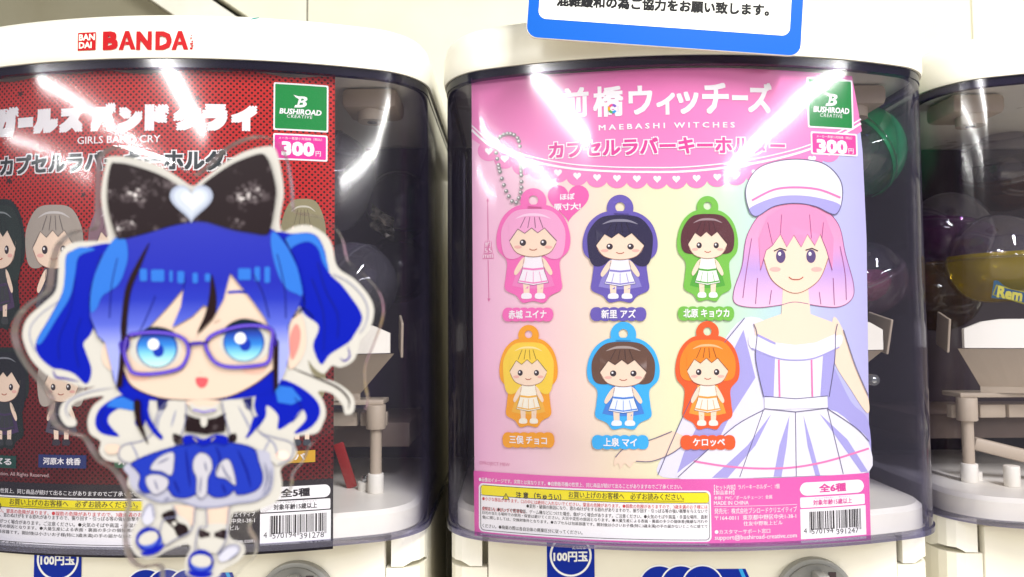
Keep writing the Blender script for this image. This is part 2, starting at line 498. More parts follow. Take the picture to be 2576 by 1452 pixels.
def ring_pts(prof, z, ox, oy): return [(x + ox, y + oy, z) for x, y in prof]
def machine(cx, front, dz, label, chamber=None):
    b = BASE + dz
    t = empty('capsule_machine', (cx, front + 0.045, BASE - 0.302), label, 'capsule machine', 'capsule machines side by side')
    W = lambda x, y, z: (cx + x, front + y, b + z)
    # lid
    steps = [(z - 0.0005, i) for z, i in [(0.2635, 0.004), (0.2635, -0.0015), (0.266, -0.0022), (0.279, -0.0016), (0.285, 0.0), (0.2885, 0.003), (0.2908, 0.008), (0.2922, 0.016), (0.293, 0.035), (0.2935, 0.06)]]
    v, f = loft([ring_pts(profile(i, back=0.36), b + z, cx, front) for z, i in steps], cap0=True, cap1=True)
    lid = mesh('lid', v, f, MAT_LID, t, True)
    lid.data.set_sharp_from_angle(angle=R(50))
    # clear cover: outer and inner skin with its wall thickness
    def open_prof(i):   # front and sides only, up to 0.205 behind the front
        p = [(x, y) for x, y in profile(i)]
        n = len(p); k = p.index(max(p, key=lambda q: (q[0], -q[1])))
        keep = [q for q in p if q[1] < 0.19]
        keep.sort(key=lambda q: math.atan2(q[0], -(q[1] - 0.35)))
        return [(keep[0][0], 0.205)] + keep + [(keep[-1][0], 0.205)]
    po, pi_ = open_prof(0), open_prof(0.0024)
    rings = [ring_pts(po, b + 0.0012 + (0.2578 - 0.0012) * k / 12, cx, front) for k in range(13)]
    v, f = loft(rings, close=False)
    v2, f2 = loft([ring_pts(pi_, q[0][2], cx, front) for q in rings], close=False)
    n = len(v)
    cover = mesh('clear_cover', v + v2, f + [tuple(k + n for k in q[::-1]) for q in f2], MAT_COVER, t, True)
    def rim(z0, z1, out, mat):
        o_, i_ = open_prof(-out), open_prof(0.0035)
        v, f = loft([ring_pts(i_, z0, cx, front), ring_pts(o_, z0, cx, front), ring_pts(o_, z1, cx, front), ring_pts(i_, z1, cx, front), ring_pts(i_, z0, cx, front)], close=False)
        m = mesh('rim', v, f, mat, cover, True); m.data.set_sharp_from_angle(angle=R(40)); return m
    rim(b - 0.0019, b + 0.0011, 0.0010, MAT_RIM)
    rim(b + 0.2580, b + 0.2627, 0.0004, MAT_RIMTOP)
    # base tray inside the cover
    tp = [(x, min(y, 0.203)) for x, y in profile(0.0055)]
    ti = [(x, min(y, 0.200)) for x, y in profile(0.0085)]
    v, f = loft([ring_pts(tp, b + 0.0005, cx, front), ring_pts(tp, b + 0.011, cx, front), ring_pts(ti, b + 0.0135, cx, front)], cap0=True, cap1=True)
    tr = mesh('base_tray', v, f, MAT_WHITE, t, True); tr.data.set_sharp_from_angle(angle=R(35))
    # rear wall, chamber shade put into its dark colour, and the housing behind it
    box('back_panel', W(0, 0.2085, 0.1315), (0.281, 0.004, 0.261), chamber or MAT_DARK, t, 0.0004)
    box('rear_housing', W(0, 0.2835, -0.02), (0.284, 0.143, 0.564), MAT_BODY, t, 0.006)
    # lower body, set back under the overhanging cover
    box('body', W(0, 0.1355, -0.152), (0.281, 0.147, 0.300), MAT_BODY, t, 0.006)
    box('front_panel', W(0, 0.0465, -0.1535), (0.238, 0.006, 0.293), MAT_BODY, t, 0.0012)
    for s in (-1, 1):                         # the latch blocks at both corners
        bm = bmesh.new()
        pth = [(s * 0.1415, 0.085), (s * 0.1415, 0.062), (s * 0.1408, 0.055), (s * 0.1385, 0.0495), (s * 0.1345, 0.046), (s * 0.1295, 0.0448), (s * 0.1225, 0.0445)]
        inn = [(s * 0.134, 0.085), (s * 0.134, 0.064), (s * 0.134, 0.06), (s * 0.132, 0.056), (s * 0.130, 0.054), (s * 0.127, 0.053), (s * 0.1225, 0.053)]
        rg = []
        for k in range(7):
            zb = -0.0228 if not 2 <= k <= 4 else -0.0202
            rg.append([W(*pth[k], -0.0022), W(*pth[k], zb), W(*inn[k], zb), W(*inn[k], -0.0022)])
        v, f = loft(rg, cap0=True, cap1=True)
        cr_ = [[W(x, y + 0.0004, -0.0236), W(x, y + 0.0004, -0.300), W(x2, y2, -0.300), W(x2, y2, -0.0236)] for (x, y), (x2, y2) in zip(pth[:-1] + [(s * 0.1195, 0.0445)], inn[:-1] + [(s * 0.1195, 0.053)])]
        vc, fc = loft(cr_, cap0=True, cap1=True)
        cp = mesh('corner_post', vc, fc, MAT_BODY, t)
        bmx = bmesh.new(); bmx.from_mesh(cp.data); bmesh.ops.recalc_face_normals(bmx, faces=bmx.faces[:]); bmx.to_mesh(cp.data); bmx.free()
        lt = mesh('latch', v, f, MAT_LID, t)
        bmx = bmesh.new(); bmx.from_mesh(lt.data); bmesh.ops.recalc_face_normals(bmx, faces=bmx.faces[:]); bmx.to_mesh(lt.data); bmx.free()
    # hopper: white front strip, funnel wall below it, lip, teeth
    pth = front_path(0.030, 0.120)
    rg = []
    for i, (x, y) in enumerate(pth):
        e = min(i, len(pth) - 1 - i); zt = 0.119 - (0.006 if e == 0 else 0.0015 if e == 1 else 0)
        rg.append([W(x, y, 0.101), W(x, y, zt), W(x, y + 0.0025, zt), W(x, y + 0.0025, 0.101)])
    v, f = loft(rg, cap0=True, cap1=True); mesh('hopper_strip', v, f, MAT_WHITE, t)
    p1, p2 = front_path(0.033, 0.122), front_path(0.058, 0.098)
    v, f = loft([[W(*q, 0.1005) for q in p1], [W(*q, 0.075) for q in p2], [W(*q, 0.071) for q in p2]], close=False)
    mesh('hopper_funnel', v, f, MAT_BEIGE, t)
    for s in (-1, 1):
        bm = bmesh.new(); bm_box(bm, W(s * 0.1245, 0.070, 0.111), (0.0016, 0.022, 0.022), 0.0006, Euler((R(14), 0, R(s * 12))))
        from_bm('hopper_fin', bm, MAT_BEIGE, t)
    box('hopper_lip', W(0, 0.084, 0.0695), (0.226, 0.022, 0.003), MAT_BEIGE, t)
    for k in range(12):
        box('tooth', W(-0.105 + k * 0.0191, 0.086, 0.0580), (0.0168, 0.006, 0.0085), MAT_BEIGE, t, 0.0004)
    box('gear_deck', W(0, 0.150, 0.045), (0.25, 0.09, 0.016), plastic('#6a5a50', 0.6, name='brown_deck'), t)
    for s in (-1, 1):
        cyl('post', W(s * 0.108, 0.075, 0.0375), 0.0036, 0.048, MAT_BEIGE, t)
        cyl('post_collar', W(s * 0.108, 0.075, 0.0605), 0.0062, 0.015, MAT_BEIGE, t, bev=0.0005)
        cyl('post_sleeve', W(s * 0.108, 0.0745, 0.0195), 0.0050, 0.0120, MAT_WHITE, t, bev=0.0005)
        cyl('screw', W(s * 0.100, 0.083, 0.0205), 0.0022, 0.004, MAT_CHROME, t, seg=16, bev=0.0004)
        cyl('screw_seat', W(s * 0.100, 0.083, 0.016), 0.0048, 0.0055, MAT_WHITE, t, seg=20)
        bm = bmesh.new(); bm_box(bm, W(s * 0.108, 0.066, 0.2560), (0.034, 0.034, 0.013), 0.004)
        bm_cyl(bm, W(s * 0.108, 0.060, 0.2475), 0.0085, 0.008)
        from_bm('lid_bracket', bm, MAT_BEIGE, t, angle=40)
        cyl('bracket_hole_shade', W(s * 0.108, 0.060, 0.2433), 0.003, 0.0006, MAT_DARK, t, seg=16)  # dark disc, the shade of a hole painted on
    box('lever_arm', W(-0.080, 0.078, 0.032), (0.044, 0.009, 0.0085), MAT_BEIGE, t, 0.002, Euler((0, R(14), R(-12))))
    cyl('lever_screw', W(-0.0635, 0.0685, 0.0290), 0.0032, 0.003, MAT_CHROME, t, axis='Y', seg=18, bev=0.0004)
    cyl('lever_post', W(-0.090, 0.060, 0.0200), 0.0046, 0.013, MAT_WHITE, t, bev=0.0005)
    box('red_catch', W(-0.052, 0.072, 0.0215), (0.012, 0.008, 0.012), MAT_RED, t, 0.002, Euler((0, R(25), 0)))
    box('red_catch', W(0.086, 0.088, 0.028), (0.007, 0.002, 0.030), ink('#8c1c1c', .4), t, 0.001, Euler((0, R(-18), 0)))
    # coin sticker
    sf = Flat(front + 0.0433)
    sx, kx = -0.071, 0.069
    art = Art(sf)
    def q(pts, m, l): art._fill([[(cx + x, b + z) for x, z in pts]], m, l)
    q([(sx - 0.0138, -0.032), (sx + 0.0138, -0.032), (sx + 0.0138, -0.0040), (sx - 0.0138, -0.0040)], MAT_BLUE, 1)
    c0 = (sx, -0.0166)
    art._fill([[(cx + x, b + z) for x, z in ell(*c0, 0.0122, n=40)], [(cx + x, b + z) for x, z in ell(*c0, 0.0110, n=40)]], MAT_SW, 2)
    def put(s_, u0, w0, u1, w1, m, l, bold=0.0):
        v_, f_ = glyphs(s_); i_ = art.mi(m)
        ax, bx_ = min(p[0] for p in v_), max(p[0] for p in v_); ay, by = min(p[1] for p in v_), max(p[1] for p in v_)
        for j, (ox, oy) in enumerate(heavier(bold)):
            k0 = len(art.tv)
            for x, y in v_: art.tv.append((cx + u0 + (x + ox - ax) / (bx_ - ax) * (u1 - u0), b + w0 + (y + oy - ay) / (by - ay) * (w1 - w0), (l + j * .045) * LAY))
            for g in f_: art.tf.append(tuple(k + k0 for k in g)); art.tm.append(i_)
    put('100円玉', sx - 0.0098, -0.0200, sx + 0.0098, -0.0146, MAT_SW, 3, 0.035)
    put('えんだま', sx + 0.0010, -0.0130, sx + 0.0088, -0.0112, MAT_SW, 3, 0.02)
    art.build('coin_sticker', t)
    # decal of three coins on a blue band
    art = Art(sf)
    q([(0.004, -0.046), (0.0395, -0.046), (0.0304, -0.0249), (0.004, -0.0249)], MAT_BLUE, 1)
    q([(0.0350, -0.046), (0.0372, -0.046), (0.0285, -0.0249), (0.0263, -0.0249)], MAT_SKY, 2)
    for k, xx in enumerate((-0.0196, -0.0072, 0.0053)):
        q(ell(xx, -0.0346, 0.0124, n=40), MAT_SW, 3 + 2 * k); q(ell(xx, -0.0346, 0.0115, n=40), MAT_BLUE, 4 + 2 * k)
    put('あいて', -0.0005, -0.0330, 0.0115, -0.0296, MAT_SW, 9, 0.02)
    art.build('coin_decal', t)
    # knob
    kn = cyl('coin_knob', W(kx, 0.0405, -0.0404), 0.0226, 0.006, MAT_GREYKNOB, t, axis='Y', seg=64, bev=0.0012)
    bm = bmesh.new(); bm_cyl(bm, W(kx, 0.0372, -0.0404), 0.0200, 0.003, 'Y', 64)
    from_bm('knob_face', bm, plastic('#7c7c79', 0.3, name='knob_face_plastic'), kn, angle=40)
    box('knob_handle', W(kx, 0.031, -0.0404), (0.007, 0.012, 0.034), MAT_GREYKNOB, kn, 0.0015)
    box('coin_slot_shade', W(kx + 0.0085, 0.0357, -0.0290), (0.0042, 0.001, 0.0085), MAT_DARK, kn, 0.0)  # dark block, the shade inside a slot put into colour
    return t, lid
M1X, M2X, M3X = -0.194, 0.104, 0.405
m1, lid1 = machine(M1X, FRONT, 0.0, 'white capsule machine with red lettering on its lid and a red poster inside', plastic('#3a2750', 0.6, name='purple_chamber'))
m2, lid2 = machine(M2X, FRONT, 0.0, 'white capsule machine with a pink poster inside and a blue notice on its lid')
m3, lid3 = machine(M3X, FRONT + 0.020, 0.0, 'white capsule machine without a poster, a yellow capsule inside')

# lettering on the lid of the machine with the red poster
art = Art(Curved(M1X, FRONT - 0.0024, RAD + 0.0024))
art.panel(196, 82, 241, 127, MAT_RED, 1)
art.text('BAN', 199, 86, 239, 102, MAT_LID, 2, 0.03); art.text('DAI', 199, 106, 231, 122, MAT_LID, 2, 0.03)
for ch, x0, x1 in (('B', 259, 297), ('N', 343, 382), ('D', 391, 432)):
    art.text(ch, x0, 79, x1, 126, MAT_RED, 1, 0.05)
for x0 in (298, 431):                          # the A has no crossbar, only a notch
    art.poly([(x0, 126), (x0 + 17, 78), (x0 + 27, 78), (x0 + 43, 125), (x0 + 31, 125), (x0 + 27, 113), (x0 + 16, 113), (x0 + 18, 105), (x0 + 25, 105), (x0 + 21, 92), (x0 + 12, 126)], MAT_RED, 1)
for y0, y1, x0, x1 in ((88, 91, 479, 484), (94, 99, 478, 483), (102, 107, 481, 486), (108, 113, 477, 486), (114, 118, 479, 487), (119, 125, 477, 485)):
    art.poly([(x0, y0 + 1), (x1, y0), (x1 - 1, y1), (x0 + 1, y1 - 1)], MAT_RED, 1)
art.build('lid_lettering', lid1)
art = Art(Curved(M1X, FRONT - 0.0010, RAD + 0.0010))
art.poly([(627, 51), (640, 47), (654, 45), (650, 48), (636, 51)], ink('#1f8f8a'), 12)
art.build('sticker_scrap', lid1)

# ------------------------------------------------------------------ generic doll picture for the prints
SKIN = ink('#f6dcc0'); INKW = ink('#f6f4f2'); INKD = ink('#3a3036')
def mix(a, b, t):
    a, b = a.lstrip('#'), b.lstrip('#')
    return '#' + ''.join('%02x' % round(int(a[i:i + 2], 16) * (1 - t) + int(b[i:i + 2], 16) * t) for i in (0, 2, 4))
def doll(art, x0, y0, x1, y1, tag_c, hair_c, dress_c, shade_c, lay, ring=True, long_hair=0.0, tag=True):
    """a plain doll: round head, cap of hair, dot eyes, simple cape dress"""
    X = lambda a: (x0 + x1) / 2 + a * (x1 - x0) / 2
    Y = lambda a: y0 + a * (y1 - y0)
    P_ = lambda pts: [(X(a), Y(c)) for a, c in pts]
    tg, hr, dr, sh = ink(tag_c), ink(hair_c), ink(dress_c), ink(shade_c)
    if tag:
        art.poly(cat(P_([(0, .085), (.45, .10), (.80, .20), (.96, .36), (.93, .50), (.70, .60), (.72, .74), (.74, .86), (.45, .92), (.28, .985), (0, .97), (-.28, .985), (-.45, .92), (-.74, .86), (-.72, .74), (-.70, .60), (-.93, .50), (-.96, .36), (-.80, .20), (-.45, .10)])), tg, lay)
        if ring:
            k = (x1 - x0) * 0.115
            art.poly(ell(X(0), Y(.055), k * 1.5, k * 1.5), tg, lay, [ell(X(0), Y(.045), k * .55, k * .55, 14)])
    # legs, dress
    for s in (-1, 1):
        art.poly(P_([(s * .10, .80), (s * .27, .80), (s * .25, .91), (s * .10, .91)]), SKIN, lay + 1)
        art.poly(cat(P_([(s * .07, .90), (s * .28, .90), (s * .30, .945), (s * .06, .945)]), 4), dr, lay + 2)
    art.poly(P_([(-.30, .56), (.30, .56), (.56, .83), (.2, .855), (-.2, .855), (-.56, .83)]), sh, lay + 1)
    art.poly(P_([(-.22, .55), (.22, .55), (.30, .70), (.40, .80), (0, .825), (-.40, .80), (-.30, .70)]), dr, lay + 2)
    art.stroke(P_([(-.37, .785), (0, .805), (.37, .785)]), (y1 - y0) * .012, sh, lay + 3)
    art.stroke(P_([(-.27, .67), (0, .68), (.27, .67)]), (y1 - y0) * .018, sh, lay + 3)
    for s in (-1, 1):
        art.poly(cat(P_([(s * .22, .57), (s * .34, .60), (s * .50, .70), (s * .44, .73), (s * .26, .64)]), 4), SKIN, lay + 3)
    # hair behind, face, fringe
    hb = .50 + long_hair
    art.poly(cat(P_([(0, .125), (.50, .15), (.80, .28), (.84, .42), (.74, hb), (.45, hb + .02), (0, .50), (-.45, hb + .02), (-.74, hb), (-.84, .42), (-.80, .28), (-.50, .15)])), hr, lay + 3)
    art.poly(cat(P_([(-.56, .33), (0, .28), (.56, .33), (.60, .44), (.42, .53), (0, .565), (-.42, .53), (-.60, .44)])), SKIN, lay + 4)
    art.poly(P_([(-.62, .42), (-.64, .25), (-.35, .16), (0, .14), (.35, .16), (.64, .25), (.62, .42), (.46, .36), (.30, .30), (.12, .345), (-.04, .30), (-.22, .35), (-.40, .31), (-.52, .37)]), hr, lay + 5)
    w = (x1 - x0)
    dk = ink(mix(hair_c, '#20161c', .55)); lt = ink(mix(hair_c, '#ffffff', .45))
    art.stroke(P_([(-.62, .42), (-.52, .37), (-.40, .31), (-.22, .35), (-.04, .30), (.12, .345), (.30, .30), (.46, .36), (.62, .42)]), w * .010, dk, lay + 6)
    art.stroke(cat(P_([(-.46, .215), (-.24, .185), (0, .178), (.24, .185), (.46, .215)]), 4, False), w * .035, lt, lay + 6, True)
    for a_ in (-.34, -.14, .06, .26): art.stroke(P_([(a_ * .6, .20), (a_, .30)]), w * .008, dk, lay + 7)
    art.stroke(cat(P_([(-.60, .44), (-.42, .53), (0, .565), (.42, .53), (.60, .44)]), 4, False), w * .008, ink('#9a6a5a'), lay + 5)
    for s in (-1, 1): art.poly(ell(X(s * .40), Y(.475), w * .05, (y1 - y0) * .014, 14), ink('#f0b8a8'), lay + 5)
    art.stroke(P_([(-.22, .55), (-.30, .70), (-.40, .80), (0, .825), (.40, .80), (.30, .70), (.22, .55)]), w * .008, ink(mix(shade_c, '#202028', .4)), lay + 3)
    for a_ in (-.16, 0, .16): art.stroke(P_([(a_, .70), (a_ * 1.4, .80)]), w * .007, sh, lay + 3)
    for s in (-1, 1):
        art.poly(ell(X(s * .27), Y(.435), w * .042, (y1 - y0) * .030, 16), INKD, lay + 5)
        art.poly(ell(X(s * .27 - .02), Y(.428), w * .014, (y1 - y0) * .010, 10), INKW, lay + 6)
    art.stroke(P_([(-.10, .492), (-.04, .503), (.04, .503), (.10, .492)]), (y1 - y0) * .008, ink('#b0563f'), lay + 5)

def barcode(art, x0, y0, x1, y1, seed, digits, dark, white, bx0, bx1, by0, by1, lay):
    art.panel(x0, y0, x1, y1, white, lay)
    u0, v0, u1, v1 = art.frame(bx0, by0, bx1, by1)
    rnd = random.Random(seed); mods = 95; w = (u1 - u0) / mods; k = 0
    long_ = {0, 2, 46, 48, 92, 94}
    while k < mods:
        if k in long_ or (k in (1, 45, 47, 49, 93)):
            if k in long_: art._fill([[(u0 + k * w, v0 - (v1 - v0) * .14), (u0 + (k + 1) * w, v0 - (v1 - v0) * .14), (u0 + (k + 1) * w, v1), (u0 + k * w, v1)]], dark, lay + 1)
            k += 1; continue
        n = rnd.choice((1, 1, 1, 2, 2, 3))
        if k < 45: n = min(n, 45 - k)
        elif k < 93: n = min(n, 93 - k)
        art._fill([[(u0 + k * w, v0), (u0 + (k + n) * w, v0), (u0 + (k + n) * w, v1), (u0 + k * w, v1)]], dark, lay + 1)
        k += n + rnd.choice((1, 1, 2))
    d = by1 - 1; h = (y1 - by1) * 0.60
    art.text(digits[0], x0 + (bx0 - x0) * .35, d, x0 + (bx0 - x0) * .35 + h * .62, d + h, dark, lay + 1)
    m = (bx0 + bx1) / 2; q = (bx1 - bx0) * .035
    art.text(digits[1:7], bx0 + q * 1.3, d, m - q, d + h, dark, lay + 1)
    art.text(digits[7:], m + q * .8, d, bx1 - q * 1.2, d + h, dark, lay + 1)
def maker_badge(poster, surf, x0, y0, x1, y1, bbox, name, sub, lay, skew=0):
    g = ink('#12883c')
    art = Art(surf)
    art.panel(x0, y0, x1, y1, INKW, lay, 4); art.panel(x0 + 4, y0 + 4, x1 - 4, y1 - 4, g, lay + 1, 3)
    bx0, by0, bx1, by1 = bbox
    w, h = bx1 - bx0, by1 - by0
    B = lambda pts: [(bx0 + a * w, by0 + c * h) for a, c in pts]
    # letter B with a wing on its upper left
    art.poly(B([(-.05, 0), (.30, .12), (.72, .14), (.92, .22), (.96, .38), (.86, .50), (.76, .55), (.90, .64), (.90, .80), (.74, .96), (.50, 1), (0, 1), (.08, .80), (.22, .80), (.34, .34), (.12, .20)]), INKW, lay + 2,
             [B([(.52, .30), (.70, .32), (.68, .44), (.48, .48)])[::-1], B([(.42, .62), (.64, .62), (.62, .78), (.36, .82)])[::-1]])
    art.text('BUSHIROAD', *name, INKW, lay + 2, 0.03, 0.15)
    art.text('CREATIVE', *sub, INKW, lay + 2, 0.0, 0.15, 1.2)
    art.build('maker_badge', poster)
def price_badge(poster, surf, x0, y0, x1, y1, num, yen, lay, c='#e2379a'):
    art = Art(surf)
    art.panel(x0, y0, x1, y1, INKW, lay, 4); art.panel(x0 + 4, y0 + 4, x1 - 4, y1 - 4, ink(c), lay + 1, 3)
    art.text('300', *num, INKW, lay + 2, 0.045); art.text('円', *yen, INKW, lay + 2, 0.01)
    art.text('メーカー希望小売価格（税込）', x0 + 14, y0 + 8, x1 - 14, y0 + 15, INKW, lay + 2)
    art.build('price_badge', poster)
CAUT = ['●小さな部品があります。口の中には絶対に入れないでください。窒息の危険があります。●誤飲の危険がありますので、3歳未満のお子様には',
        '絶対に与えないでください。●変形・破損の原因になり、思わぬけがをする恐れがありますので、振り回す・引っぱる等の強い衝撃を与えないで',
        'ください。●バッグや携帯電話、ゲーム機などにつけた場合、傷がつく場合があります。ご注意ください。●火気のそばや高温・多湿な場所、直射',
        '日光の当たる場所での使用・保管は避けてください。火災や変形の原因となります。●大量生産による表面・裏面の多少の個体差(微細な汚れや',
        '傷)に関しましては、交換対象外となります。●カプセルは包装容器です。開封後は小さいお子様(特に3歳未満)の手の届かないところに捨てて',
        'ください。●廃棄の際は各自治体の廃棄区分に従ってください。']
NOTE = '●画像はイメージです。実際とは異なります。●自動販売機の性質上、同じ商品が続けて出ることがありますのでご了承ください。'
def caution(poster, surf, x0, y0, x1, y1, yel, head, lines, tx0, tx1, lh, lay):
    art = Art(surf); blk = ink('#1c1a1c'); red = ink('#d02a30')
    art.panel(x0, y0, x1, y1, INKW, lay, 12); art.panel(x0 + 4, y0 + 4, x1 - 4, y1 - 4, blk, lay + 1, 10)
    art.panel(x0 + 5.6, y0 + 5.6, x1 - 5.6, y1 - 5.6, INKW, lay + 2, 9)
    art.panel(x0 + 6.5, yel[0], x1 - 6.5, yel[1], ink('#f4e400'), lay + 3, 5)
    art.panel(x0 + 5.8, yel[1], x1 - 5.8, yel[1] + 1.4, blk, lay + 4)
    hx, hy0, hx1, hy1 = head
    s = hy1 - hy0
    art.shape([(hx, hy1), (hx + s * .55, hy0), (hx + s * 1.1, hy1)], blk, lay + 4, hx, hy0, hx + s * 1.1, hy1)
    art.shape([(hx + s * .17, hy1 - s * .1), (hx + s * .55, hy0 + s * .2), (hx + s * .93, hy1 - s * .1)], ink('#f4e400'), lay + 5, hx, hy0, hx + s * 1.1, hy1)
    art.panel(hx + s * .5, hy0 + s * .38, hx + s * .6, hy1 - s * .34, blk, lay + 6)
    art.panel(hx + s * .5, hy1 - s * .26, hx + s * .6, hy1 - s * .16, blk, lay + 6)
    w = hx1 - hx
    art.text('注 意 （ちゅうい）', hx + w * .075, hy0, hx + w * .325, hy1, blk, lay + 4, 0.022)
    art.text('お買い上げのお客様へ　必ずお読みください。', hx + w * .365, hy0, hx1, hy1, blk, lay + 4, 0.012)
    art.panel(hx + w * .365, hy1 + 1.6, hx1, hy1 + 2.8, blk, lay + 4)
    for k, t_ in enumerate(CAUT):
        y = lines[k]; wd = tx1 - tx0
        if k == 0: art.text(t_, tx0, y - lh / 2, tx1, y + lh / 2, red, lay + 3, 0.012)
        elif k == 1:
            art.text(t_[:13], tx0, y - lh / 2, tx0 + wd * .188, y + lh / 2, red, lay + 3, 0.012)
            art.text(t_[13:], tx0 + wd * .196, y - lh / 2, tx1, y + lh / 2, blk, lay + 3, 0.012)
        elif k == 5: art.text(t_, tx0, y - lh / 2, tx0 + wd * .445, y + lh / 2, blk, lay + 3, 0.012)
        else: art.text(t_, tx0, y - lh / 2, tx1, y + lh / 2, blk, lay + 3, 0.012)
    art.build('caution_box', poster)
def paper_mat_finish(m, bump=0.25):
    """laminated paper: gentle waves in the gloss"""
    t = m.node_tree; p = t.nodes['Principled BSDF']
    tc = t.nodes.new('ShaderNodeTexCoord'); n = t.nodes.new('ShaderNodeTexNoise'); n.inputs['Scale'].default_value = 30
    t.links.new(tc.outputs['Object'], n.inputs['Vector'])
    b = t.nodes.new('ShaderNodeBump'); b.inputs['Strength'].default_value = bump; b.inputs['Distance'].default_value = 0.002
    t.links.new(n.outputs['Fac'], b.inputs['Height']); t.links.new(b.outputs['Normal'], p.inputs['Normal'])
    return m

# ------------------------------------------------------------------ pink poster
S2 = Curved(M2X, FRONT + 0.0052, RAD - 0.0052)
poster2 = empty('poster', (M2X, FRONT + 0.006, BASE), 'pink poster of rubber key holders with a white scalloped swag, inside the clear cover', 'poster', 'display posters inside the machines')
bg2 = paper_mat_finish(ramp_mat('pastel_print', 'X', -0.126, 0.098, [(0, '#eeb2d0'), (.14, '#f2cbd4'), (.34, '#f5e3c2'), (.50, '#eaecbe'), (.62, '#cbe8c6'), (.74, '#bddcde'), (.86, '#bec2e6'), (1, '#bcb8e2')]))
pink_head = ramp_mat('pink_header_print', 'Z', 0.16, 0.262, [(0, '#f29ac8'), (.5, '#ee86bd'), (1, '#e672b0')])
pink_band = ink('#e55fae', 0.26)
PINK = ink('#ee86bd'); HOT = ink('#dd4a99')
art = Art(S2)
top2 = [(1186, 197), (1215, 191), (1250, 188), (1290, 191), (1330, 190), (1380, 187), (1440, 184), (1550, 178), (1640, 173), (1717, 171), (1820, 171), (1900, 174), (2000, 179), (2080, 185), (2143, 192)]
bot2 = [(2189, 1358), (2060, 1368), (1950, 1373), (1850, 1376), (1717, 1376), (1600, 1375), (1480, 1370), (1380, 1364), (1280, 1356), (1195, 1347)]
art.poly(top2 + [(2160, 290), (2170, 380), (2180, 600), (2184, 900)] + bot2 + [(1190, 800)], bg2, 0)
art.build('paper', poster2)
art = Art(S2)
swag = [(1187, 350), (1230, 378), (1270, 397), (1316, 414), (1357, 424), (1404, 432), (1452, 440), (1502, 444), (1552, 446), (1602, 447), (1653, 448), (1701, 448), (1752, 446), (1804, 443), (1851, 439), (1900, 432), (1950, 424), (1998, 412), (2042, 398), (2085, 380), (2125, 360), (2168, 330)]
art.poly(top2 + [(2161, 290), (2168, 330)] + swag[::-1][1:] + [(1187, 300)], pink_head, 1)
for x, y in swag[1:-1]: art.poly(ell(x, y + 2, 28, 26, 22), PINK, 2)
art.build('swag', poster2)
art = Art(S2)
line = [(1187, 316), (1226, 350), (1275, 374), (1327, 392), (1427, 412), (1527, 420), (1620, 422), (1717, 421), (1818, 412), (1918, 396), (2018, 371), (2100, 337), (2165, 300)]
art.stroke(cat(line, 6, False), 3.2, INKW, 4)
art.stroke(cat([(x, y + 11) for x, y in line], 6, False), 5.5, INKW, 4)
for x, y in swag[1:-1]:
    art.poly(heart(x, y + 4, 20, 19, 20), INKW, 4)
art.build('swag_lines', poster2)
art = Art(S2)
WT = 0.03
for ch, *bx in (('前', 1409, 221, 1481, 296), ('橋', 1492, 217, 1568, 294), ('ウ', 1581, 216, 1641, 289), ('ィ', 1651, 234, 1698, 289), ('ッ', 1702, 231, 1757, 287), ('チ', 1766, 209, 1833, 287), ('ー', 1841, 240, 1881, 253), ('ズ', 1881, 209, 1941, 284)):
    art.text(ch, *bx, INKW, 4, WT)
art.text('M A E B A S H I   W I T C H E S', 1506, 309, 1848, 323, INKW, 4, 0.022)
for k, c in enumerate(('#3aa0e0', '#58b04a', '#f0b020', '#ee5a8a', '#8a5ac0')):
    art.poly(ell(1541, 274, 12, 12, 8, 30 + k * 60, 90 + k * 60) + ell(1541, 274, 6, 6, 8, 90 + k * 60, 30 + k * 60), ink(c), 6)
sub = 'カプセルラバーキーホルダー'
art.text(sub, 1381, 344, 1974, 389, INKW, 4, 0.095, grow=0.060)
art.text(sub, 1381, 344, 1974, 389, HOT, 6, 0.035)
art.build('title_lettering', poster2)
maker_badge(poster2, S2, 2030, 198, 2145, 324, (2075, 233, 2107, 267), (2045, 270, 2135, 285), (2062, 287, 2118, 296), 4)
price_badge(poster2, S2, 2039, 334, 2156, 391, (2053, 352, 2130, 387), (2133, 374, 2146, 387), 4, '#e2459c')
# heart bubble, ball chain, size arrow
art = Art(S2)
art.poly(heart(1430, 513, 104, 94, 40), ink('#ec64ae'), 3)
art.text('ほぼ', 1409, 487, 1446, 503, INKW, 4, 0.03); art.text('原寸大!', 1393, 511, 1461, 529, INKW, 4, 0.03)
art.build('heart_bubble', poster2)
art = Art(S2)
lp = cat([(1297, 512), (1278, 488), (1264, 450), (1254, 408), (1249, 372), (1257, 348), (1278, 337), (1298, 343), (1308, 362), (1310, 405), (1313, 450), (1311, 485)], 5)
g1, g2 = ink('#8a8a86', .25), ink('#e6e4de', .25)
acc = 0; prev = lp[0]
for p in lp:
    acc += math.hypot(p[0] - prev[0], p[1] - prev[1]); prev = p
    if acc > 8.6:
        acc = 0
        art.poly(ell(p[0], p[1], 5.2, 5.2, 10), g1, 11); art.poly(ell(p[0] - 1.2, p[1] - 1.4, 2.6, 2.6, 8), g2, 12)
art.build('ball_chain_print', poster2)
art = Art(S2)
pk = ink('#d87aa4')
art.stroke([(1227, 506), (1228, 604)], 2, pk, 2); art.stroke([(1228, 654), (1230, 752)], 2, pk, 2)
art.poly([(1227, 498), (1223, 507), (1231, 507)], pk, 2); art.poly([(1230, 760), (1226, 751), (1234, 751)], pk, 2)
for s_, y0, y1, x0, x1 in (('約', 607, 622, 1220, 1236), ('55', 624, 637, 1219, 1238), ('mm', 640, 650, 1216, 1241)):
    art.text(s_, x0, y0, x1, y1, HOT, 2, 0.07, grow=0.06); art.text(s_, x0, y0, x1, y1, INKW, 3, 0.01)
art.build('size_arrow', poster2)
